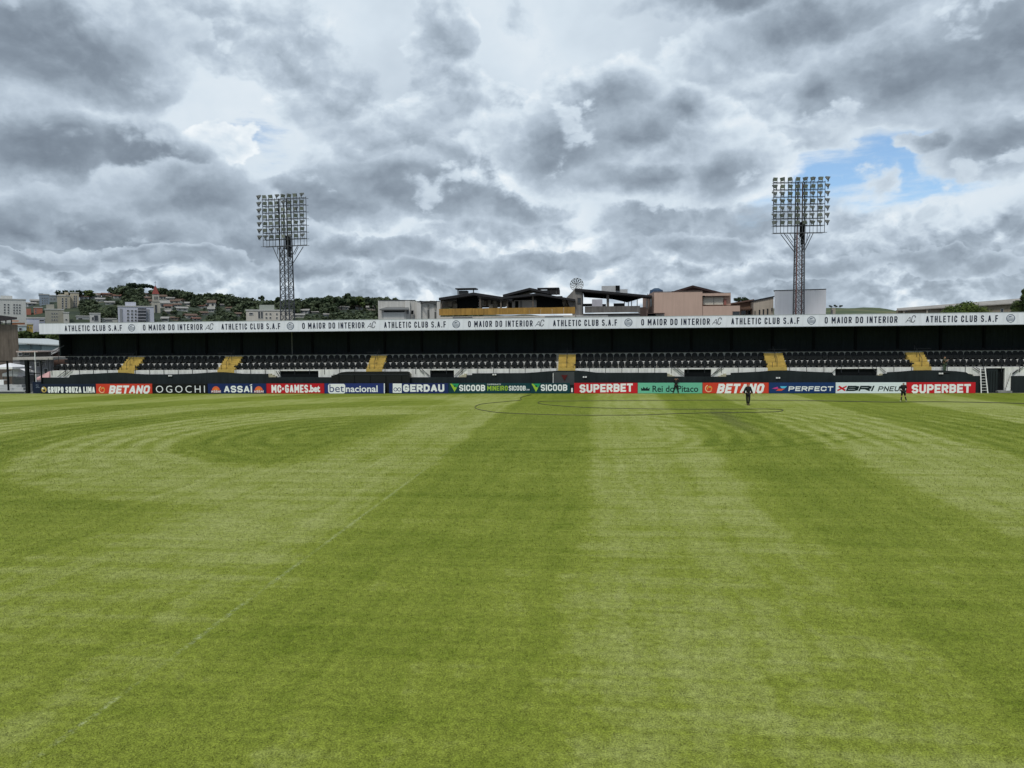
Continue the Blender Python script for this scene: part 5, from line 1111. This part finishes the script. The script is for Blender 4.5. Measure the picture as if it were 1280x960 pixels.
# roofs near the left edge
apart('yellow_house', 'yellow house at the left end of the fascia', 33.5, 405.5, 41, 440, 170, (196,168,92), grid((35,38), (408,), 1.0, 2), [])
apart('lilac_house', 'pale lilac wall with a small blue sign at the left end of the fascia', 35, 398, 56, 440, 190, (196,200,214), [(49.5,399.5,55,401.5)], [])
t = bt_('sign_panel', 'small blue sign on the pale lilac wall', 'sign', 42, 189.8); blocks(t, 'panel', [(39.8,400.4,44,402.6,189.7,.12)], mat('sign_blue', (.05,.08,.30), .6, .1))
apart('orange_roof_house', 'orange and red roofed houses stacked left of the yellow house', 17, 403.4, 33, 440, 180, (190,130,96), [(20,406,23,408),(26,408,29,410)], [(22,400.5,31,403.4)])
apart('white_roofed_house', 'small white roofed house below the orange roofs', 21, 407.5, 33, 440, 165, (190,204,206), [(24,410,27,413)], [])
# pale blue sports hall
Y = 100; t = bt_('pale_blue_hall', 'pale blue hall with a white roof seen left of the stand', 'building', 50, Y); PB = mat('hall_pale_blue', (.36,.46,.48), .85, .12, .6, streak=.15)
blocks(t, 'wall', [(22,430,90,450,Y,10)], PB)
mb = MB(); a, b_, c_, d_ = P(20, 423, Y+1), P(60, 423.3, Y+1), P(92, 431.5, Y-.6), P(20, 428, Y-.6); e_ = P(52, 430, Y-.6)
mb.add([a, b_, P(95, 429, Y+1), c_, e_, d_], [(0,5,4,3,2,1)]); V0 = [Vector(q_)-Vector((0,0,.15)) for q_ in (a, b_, P(95, 429, Y+1), c_, e_, d_)]; mb.add(V0, [(0,1,2,3,4,5)]); mb.add([d_, e_, V0[4], V0[5]], [(0,1,2,3)]); mb.add([e_, c_, V0[3], V0[4]], [(0,1,2,3)]); build(mb, 'roof', mat('hall_white_roof', (.46,.50,.51), .7, .1, .5), t)
windows(t, Y, [(24,429.5+1.5,38,436),(40,431,51,436.5),(50,439,52,442)], mat('frame_grey_blue', (.2,.26,.28), .7, .1), mat('glass_teal', (.12,.20,.22), .2, .2, 1, spec=.6))
Y = 90; t = bt_('brick_gable_house', 'brown brick gable with a white sloping roof edge beside the stand end', 'house', 80, Y)
a, m_, b_ = P(66, 444, Y), P(85, 434.3, Y), P(96, 438, Y); mb = MB(); mb.prism([(a.x, 0), (b_.x, 0), (b_.x, b_.z), (m_.x, m_.z), (a.x, a.z)], Y, Y+6); build(mb, 'wall', mat('gable_brick', (.16,.10,.08), .9, .25, 2), t)
mb = MB(); mb.prism([(a.x-1.5, a.z-.6), (m_.x, m_.z+.02), (m_.x, m_.z+.5), (a.x-1.5, a.z-.1)], Y-.3, Y+6); build(mb, 'roof', mat('roof_pale', (.50,.51,.51), .8, .12), t)
Y = 86; t = bt_('low_shed', 'low shed with a pinkish flat roof left of the stand', 'shed', 36, Y); blocks(t, 'wall', [(22,440,42,460,Y,3)], mat('shed_grey', (.2,.19,.18), .9, .3))
a, b_ = P(20, 439.5, Y-1), P(47, 438.6, Y-1); mb = MB(); mb.box(a.x, b_.x, Y-1, Y+3, b_.z-.15, b_.z); build(mb, 'roof', mat('roof_pinkish', (.50,.40,.36), .8, .15), t)
windows(t, Y, [(24,441,28,444.5),(31,441,37,444)])
Y = 84; t = bt_('flat_roof_annex', 'flat cream concrete roof over dark openings between the shed and the stand', 'building', 60, Y)
a, b_ = P(16, 449.8, Y-1), P(66, 446.4, Y-1); mb = MB(); mb.box(a.x, b_.x, Y-1, Y+3, a.z, b_.z); build(mb, 'roof', mat('roof_cream', (.42,.40,.36), .85, .2), t); blocks(t, 'wall', [(18,449.5,64,492,Y,.4)], mat('annex_mixed', (.25,.25,.27), .9, .5, .7, streak=.3))
windows(t, Y, [(37,456,40,463),(46,453,50,458),(53,452,57,457),(56,461,60,468)])

# brown wall and dark roof at the left edge
Y = 88; t = bt_('brown_wall_building', 'weathered brown concrete wall at the left edge under a dark tiled roof', 'building', 5, Y)
a, b_ = P(-60, 449, Y), P(22.3, 405.5, Y); z1 = P(10, 405.5, Y).z
mb = MB(); mb.box(a.x, b_.x, Y, Y+.25, 0, z1); build(mb, 'wall', mat('brown_concrete', (.20,.165,.135), .95, .3, .8, streak=.35, bump=.2), t)
a, b_ = P(-60, 388, Y), P(21.5, 396.5, Y); mb = MB(); mb.prism([(a.x, a.z), (b_.x, b_.z), (b_.x, b_.z-.2), (P(3, 401, Y).x, P(3, 401, Y).z), (a.x, P(-60, 401, Y).z)], Y-.6, Y+.6); build(mb, 'roof', mat('old_dark_tiles', (.055,.05,.055), .9, .4, 3), t)
mb = MB()
for u in (1, 8, 15): q0 = P(u, 399.5, Y+.1); mb.box(q0.x-.08, q0.x+.08, Y+.05, Y+.2, z1, q0.z+.3)
build(mb, 'roof_post', DKMET, t); blocks(t, 'white_beam', [(2,402.5,6,404.8,Y+.3,.1),(8.5,403.5,16,405,Y+.3,.1)], WHITEW); face(t)
# gazebos, frame, steps, barrier
def gazebo(u0, u1, vpk, vev, vbt, Y, label, pk=None, colr=None):
    a, b_ = P(u0, vev, Y), P(u1, vev, Y); w_ = b_.x-a.x; xm = (a.x+b_.x)/2 if pk is None else X_(pk, vpk, Y); zp = P((u0+u1)/2, vpk, Y+w_/2).z; ze = a.z; zv = P((u0+u1)/2, vbt, Y).z
    t = thing('gazebo_tent', label, 'gazebo', ((a.x+b_.x)/2, Y+w_/2, 0)); TM = colr or mat('tent_white', (.78,.78,.80), .7, .05)
    mb = MB(); mb.add([(a.x,Y,ze),(b_.x,Y,ze),(b_.x,Y+w_,ze),(a.x,Y+w_,ze),(xm,Y+w_/2,zp)], [(0,1,4),(1,2,4),(2,3,4),(3,0,4)]); build(mb, 'canopy', TM, t)
    mb = MB(); mb.box(a.x, b_.x, Y-.02, Y, zv, ze); mb.box(b_.x-.02, b_.x, Y, Y+w_, zv, ze); build(mb, 'valance', TM, t)
    for x, y in ((a.x+.05, Y+.05), (b_.x-.05, Y+.05), (b_.x-.05, Y+w_-.05), (a.x+.05, Y+w_-.05)):
        mb = MB(); mb.bar((x, y, 0), (x, y, ze), .035); build(mb, 'leg', GALV, t)
gazebo(-14, 15.5, 453.8, 459, 461.5, 79, 'large white gazebo at the left edge below the brown wall')
gazebo(3, 22, 460.2, 467, 470.5, 80.5, 'small white gazebo with a pointed top, left one of the pair', 14.5)
gazebo(17, 32, 458.6, 465, 469, 82.5, 'small white gazebo with a pointed top, right one of the pair', 25)
gazebo(44, 61, 464, 473, 475, 79.5, 'pink canopy tent at the left end of the stand', 55.5, mat('tent_pink', (.62,.36,.36), .7, .08))
Y = 77.5; t = bt_('metal_frame', 'black steel gateway frame with thick post at the left end of the pitch', 'gateway', 20, Y)
for u, r, v0, v1 in ((33.5,.16,450,492.5),(9,.07,451,486),(43,.05,466,492),(51,.05,451,478)):
    a = P(u, v0, Y); mb = MB(); mb.box(a.x-r, a.x+r, Y-r, Y+r, 0 if v1 > 480 else P(u, v1, Y).z, a.z); build(mb, 'post', BLACK, t)
mb = MB(); mb.bar(P(-8, 451.5, Y), P(56, 451.2, Y), .06); build(mb, 'beam', BLACK, t); mb = MB(); mb.bar(P(36, 466.6, Y), P(50, 466.8, Y), .06); build(mb, 'beam', BLACK, t)
c = P(43.5, 440, 79); mb = MB(); mb.bar((c.x, 79, 0), (c.x, 79, c.z), .06, 6); build(mb, 'white_pole', WHT, None, 'thin white pole standing between the gateway frame and the stand', 'pole')
Y = 77.3; t = bt_('concrete_steps', 'pale low concrete steps beside the pitch at the far left', 'steps', 10, Y)
for i, (v0, v1, dy) in enumerate(((488.2,492.6,0),(484.6,488.2,.7),(481,484.6,1.4))):
    a, b_ = P(-40, v1, Y+dy), P(31-i*2, v0, Y+dy); mb = MB(); mb.box(a.x, b_.x, Y+dy, Y+dy+.7 if i < 2 else Y+3, 0, b_.z); build(mb, 'step', mat('step_pale', (.45,.46,.46), .85, .2), t)
    mb = MB(); mb.box(a.x, b_.x-.02, Y+dy-.01, Y+dy-.002, .02, b_.z-.12); build(mb, 'riser_panel', mat('riser_dark', (.05,.06,.065), .8, .2), t) if i == 0 else None
Y = 79.3; t = bt_('crowd_barrier', 'grey mesh crowd barrier in front of the pointed gazebos', 'barrier', 23, Y); a, b_ = P(16, 482, Y), P(31, 471.5, Y)
mb = MB(); mb.bar((a.x,Y,b_.z), (b_.x,Y,b_.z), .03); mb.bar((a.x,Y,a.z), (b_.x,Y,a.z), .03); mb.bar((a.x,Y,.3), (a.x,Y,b_.z), .03); mb.bar((b_.x,Y,.3), (b_.x,Y,b_.z), .03); build(mb, 'frame', DKMET, t)
mb = MB()
for i in range(12): x = a.x+(b_.x-a.x)*i/11; mb.bar((x,Y,a.z), (x,Y,b_.z), .02)
build(mb, 'bar', GALV, t); mb = MB(); mb.box(a.x, b_.x, Y+.15, Y+.18, a.z, b_.z-.05); build(mb, 'infill_panel', mat('mesh_grey', (.10,.11,.11), .8, .3), t)
Y = 79; t = bt_('folding_table', 'small white table under the large white gazebo', 'table', 1, Y); a, b_ = P(-8, 481, Y), P(4.5, 475, Y)
mb = MB(); mb.box(a.x, b_.x, Y, Y+.7, b_.z-.05, b_.z); build(mb, 'top', WHT, t); mb = MB(); mb.box(a.x, b_.x, Y-.01, Y+.01, a.z-.3, b_.z-.05); build(mb, 'cloth', WHT, t)

for o_ in list(bpy.data.objects):
    if o_.get('category') in ('apartment building', 'church') or o_.name.startswith('sign_panel'): face(o_)
# woodland mass covering the slopes (one stuff object)
V = []; base = [crown_arrays(40+i, nl=22, nb=8, ls=.085, w=.48) for i in range(5)]
rs = random.Random(11); cnt = 0
CI = CM.inverted()
def proj(x, y, z):
    c_ = CI @ Vector((x, y, z-EYE)); return 640-c_.x/c_.z*FPX*1.0, 480+c_.y/c_.z*FPX, -c_.z
tries = 0
while cnt < 1500 and tries < 15000:
    tries += 1
    a = rs.uniform(-36.5, -9); dmax = float(np.interp(a, RD[:,0], RD[:,2])); r = dmax*rs.uniform(.5, .99)
    z = float(terr(a, r)); p_ = np.array([r*math.sin(R(a)), r*math.cos(R(a)), z-.8]); h = rs.uniform(3.2, 7.0)
    u1_, v1_, d1_ = proj(p_[0], p_[1], z+h*.95); u2_, v2_, _ = proj(p_[0], p_[1], z); wpx = h*.42*FPX/d1_
    if any(o_[4] > r-2 and u1_+wpx > o_[0] and u1_-wpx < o_[2] and v1_ < o_[3]-.5 and v2_ > o_[1] for o_ in OCC): continue
    an = rs.uniform(0, 6.28); c_, s_ = math.cos(an), math.sin(an); B = base[cnt % 5]*h*np.array([1.25, 1.25, 1]); B = np.stack([B[:,0]*c_-B[:,1]*s_, B[:,0]*s_+B[:,1]*c_, B[:,2]], 1)+p_; V.append(B); cnt += 1
tries = 0
while cnt < 2600 and tries < 22000:
    tries += 1
    a = rs.uniform(-36.5, -9); dmax = float(np.interp(a, RD[:,0], RD[:,2])); r = dmax*rs.uniform(.5, .99)
    z = float(terr(a, r)); p_ = np.array([r*math.sin(R(a)), r*math.cos(R(a)), z-.5]); h = rs.uniform(1.4, 2.8)
    u1_, v1_, d1_ = proj(p_[0], p_[1], z+h*.8); u2_, v2_, _ = proj(p_[0], p_[1], z); wpx = h*.3*FPX/d1_
    if any(o_[4] > r-2 and u1_+wpx > o_[0] and u1_-wpx < o_[2] and v1_ < o_[3]-.5 and v2_ > o_[1] for o_ in OCC): continue
    V.append(base[cnt % 5]*h*np.array([1.5, 1.5, 1])+p_); cnt += 1
print('woodland', cnt, tries)
o = link('hillside_woodland', quads_mesh('hillside_woodland', np.concatenate(V), leafmat('leaf_wood', (.028,.044,.028), (.088,.112,.058)))); tag(o, 'dense dark green woodland covering the hill slopes at left', 'woodland', None, 'stuff')  # leaf tones lifted paler, putting distance haze into the colour

# ================================================================== PEOPLE
def skinned(name, joints, edges, radii, mt, parent, sub=1):
    me = bpy.data.meshes.new(name); me.from_pydata(joints, edges, []); o = bpy.data.objects.new(name, me); COL.objects.link(o)
    sk = o.modifiers.new('s', 'SKIN'); sk.use_smooth_shade = True
    for v_, r_ in zip(me.skin_vertices[0].data, radii): v_.radius = r_ if isinstance(r_, tuple) else (r_, r_)
    me.skin_vertices[0].data[0].use_root = True
    sb = o.modifiers.new('d', 'SUBSURF'); sb.levels = sub; sb.render_levels = sub
    bpy.context.view_layer.update(); ev = o.evaluated_get(bpy.context.evaluated_depsgraph_get()); nm = bpy.data.meshes.new_from_object(ev)
    bpy.data.objects.remove(o); nm.materials.clear(); nm.materials.append(mt); return link(name, nm, parent)
SKIN = mat('skin', (.36,.20,.13), .6, .05); HAIR = mat('dark_hair', (.015,.012,.01), .7, .2); KIT = mat('black_kit', (.012,.012,.014), .75, .2); SHOE = mat('dark_shoe', (.02,.02,.02), .6, .2)
def person(loc, rz, H_, pose, label, shirt=KIT, trousers=KIT, shoes=SHOE, short=False, skin_arms=True):
    t = thing('person', label, 'person', loc, rz); k = H_/1.75
    J = dict(pel=(0,0,.95), sp=(0,0,1.15), ch=(0,0,1.35), nk=(0,.0,1.50), hd=(0,-.01,1.60), ht=(0,-.0,1.68),
        sL=(-.17,0,1.43), sR=(.17,0,1.43), eL=(-.25,.02,1.16), eR=(.25,.02,1.16), wL=(-.27,-.06,.92), wR=(.27,-.06,.92), hL=(-.27,-.09,.84), hR=(.27,-.09,.84),
        pL=(-.10,0,.90), pR=(.10,0,.90), kL=(-.11,-.02,.50), kR=(.11,-.02,.50), aL=(-.11,.02,.09), aR=(.11,.02,.09), tL=(-.11,-.15,.035), tR=(.11,-.15,.035))
    J.update(pose)
    names = list(J); pts = [tuple(c*k for c in J[q_]) for q_ in names]; ix = {q_: i for i, q_ in enumerate(names)}
    E = [('pel','sp'),('sp','ch'),('ch','nk'),('nk','hd'),('hd','ht'),('ch','sL'),('ch','sR'),('sL','eL'),('sR','eR'),('eL','wL'),('eR','wR'),('wL','hL'),('wR','hR'),('pel','pL'),('pel','pR'),('pL','kL'),('pR','kR'),('kL','aL'),('kR','aR'),('aL','tL'),('aR','tR')]
    rad = dict(pel=.125, sp=.115, ch=.135, nk=.05, hd=(.075,.09), ht=(.065,.08), sL=.055, sR=.055, eL=.04, eR=.04, wL=.028, wR=.028, hL=.035, hR=.035, pL=.085, pR=.085, kL=.055, kR=.055, aL=.038, aR=.038, tL=.035, tR=.035)
    rr = [tuple(x*k for x in (rad[q_] if isinstance(rad[q_], tuple) else (rad[q_],)*2)) for q_ in names]
    # fingers and thumb as short chains rooted in the palm, nose and ears on the head
    ee = [(ix[a], ix[b_]) for a, b_ in E]
    for s_, w_ in (('hL', 'wL'), ('hR', 'wR')):
        h0 = Vector(J[s_]); d_ = (h0-Vector(J[w_])).normalized(); sd_ = Vector((0,1,0)) if abs(d_.y) < .8 else Vector((1,0,0)); root = ix[s_]
        for f_, (of, ln_) in enumerate(((-.03,.06),(-.01,.075),(.01,.07),(.03,.055))):
            a = h0+sd_*of+d_*.04; b_ = a+d_*ln_; i0 = len(pts); pts += [tuple(a*k), tuple(b_*k)]; rr += [(.010*k,)*2, (.008*k,)*2]; ee += [(root, i0), (i0, i0+1)]
        a = h0-sd_*.045; b_ = a+d_*.04-sd_*.02; i0 = len(pts); pts += [tuple(a*k), tuple(b_*k)]; rr += [(.011*k,)*2, (.009*k,)*2]; ee += [(root, i0), (i0, i0+1)]
    hd = Vector(J['hd']); i0 = len(pts); pts.append(tuple((hd+Vector((0,-.105,-.01)))*k)); rr.append((.014*k,)*2); ee.append((ix['hd'], i0))
    for s_ in (-1, 1): i0 = len(pts); pts.append(tuple((hd+Vector((s_*.088,.01,0)))*k)); rr.append((.016*k,)*2); ee.append((ix['hd'], i0))
    skinned('body', pts, ee, rr, SKIN, t)
    def sub(name, nl, ed, grow, mt, ov={}):
        id_ = {q_: i for i, q_ in enumerate(nl)}; P_ = [tuple(c*k for c in ov.get(q_, J[q_])) for q_ in nl]
        r_ = [tuple((x+grow)*k for x in (rad[q_] if isinstance(rad[q_], tuple) else (rad[q_],)*2)) for q_ in nl]; skinned(name, P_, [(id_[a], id_[b_]) for a, b_ in ed], r_, mt, t)
    sub('shirt', ['pel','sp','ch','sL','sR','eL','eR','nk','wL','wR'], [('pel','sp'),('sp','ch'),('ch','sL'),('ch','sR'),('sL','eL'),('sR','eR'),('ch','nk')]+([] if skin_arms else [('eL','wL'),('eR','wR')]), .045, shirt) if not skin_arms else sub('shirt', ['pel','sp','ch','sL','sR','eL','eR','nk'], [('pel','sp'),('sp','ch'),('ch','sL'),('ch','sR'),('sL','eL'),('sR','eR'),('ch','nk')], .045, shirt)
    sub('trousers' if not short else 'shorts', ['pel','pL','pR','kL','kR']+([] if short else ['aL','aR']), [('pel','pL'),('pel','pR'),('pL','kL'),('pR','kR')]+([] if short else [('kL','aL'),('kR','aR')]), .032, trousers)
    if short: sub('sock', ['kL','aL'], [('kL','aL')], .012, trousers, {'kL': Vector(J['kL']).lerp(Vector(J['aL']), .15)}); sub('sock', ['kR','aR'], [('kR','aR')], .012, trousers, {'kR': Vector(J['kR']).lerp(Vector(J['aR']), .15)})
    for s_ in 'LR': sub('shoe', ['a'+s_, 't'+s_], [('a'+s_, 't'+s_)], .028, shoes, {'a'+s_: (J['a'+s_][0], J['a'+s_][1], J['a'+s_][2]-.035)})
    hp = [tuple((hd+Vector(o_))*k) for o_ in ((0,.03,.02),(0,.02,.09))]; skinned('hair', hp, [(0,1)], [(.082*k,.085*k),(.075*k,.08*k)], HAIR, t)
    return t
g_ = G(935, 506.6); toward = lambda p_: math.atan2(-p_.x, p_.y)
person((g_.x, g_.y, .0), R(14), 1.74, dict(aL=(-.02,.10,.10), tL=(-.02,-.06,.035), kL=(-.07,.05,.5), kR=(.06,-.10,.5), aR=(.03,-.05,.09), tR=(.04,-.22,.035), eL=(-.27,.06,1.18), wL=(-.33,.02,.95), hL=(-.35,0,.87), eR=(.27,.02,1.18), wR=(.33,-.1,.95), hR=(.35,-.13,.87)),
       'man in black walking on the grass in front of the orange red board', skin_arms=False)
g_ = G(1129, 501.8)
person((g_.x, g_.y, .0), R(185), 1.6, dict(kL=(-.16,-.02,.5), aL=(-.27,.02,.09), tL=(-.31,-.13,.035), kR=(.14,-.02,.5), aR=(.2,.02,.09), tR=(.22,-.13,.035), eL=(-.29,-.02,1.18), wL=(-.27,-.12,.98), hL=(-.22,-.18,.95), eR=(.29,-.02,1.18), wR=(.27,-.12,.98), hR=(.22,-.18,.95)),
       'man in black shorts standing with legs apart in front of the pale board', short=True, shoes=mat('bright_shoe', (.6,.65,.45), .6, .1))
g_ = G(845, 492.0)
person((g_.x, g_.y, .0), R(-10), 1.52, dict(kL=(-.2,-.02,.5), aL=(-.32,.0,.09), tL=(-.36,-.12,.035), kR=(.17,-.02,.5), aR=(.28,.0,.09), tR=(.31,-.12,.035), eL=(-.27,-.1,1.42), wL=(-.14,-.14,1.62), hL=(-.1,-.12,1.68), eR=(.33,-.08,1.44), wR=(.22,-.12,1.62), hR=(.17,-.12,1.68)),
       'man in black with both hands raised, standing before the mint green board', skin_arms=False)
p_ = P(1180.5, 466.2, YW-.35)
person((p_.x, YW-.35, zB-.55), R(40), 1.62, dict(eL=(-.2,-.16,1.2), wL=(-.05,-.28,1.28), hL=(0,-.3,1.34), eR=(.2,-.16,1.2), wR=(.08,-.28,1.28), hR=(.03,-.3,1.34)),
       'person in olive top at the rail right of the rightmost yellow stairs', shirt=mat('olive_top', (.07,.07,.045), .8, .2), trousers=mat('green_trousers', (.06,.09,.055), .8, .2))
mb = MB(); mb.box(p_.x-.4, p_.x+.4, YB-.0, YB+.3, zB-.62, zB-.553); build(mb, 'standing_ledge', BLACKW, stand)
print('objects', len(bpy.data.objects), 'tris', sum(len(o.data.polygons) for o in bpy.data.objects if o.type == 'MESH')*2)
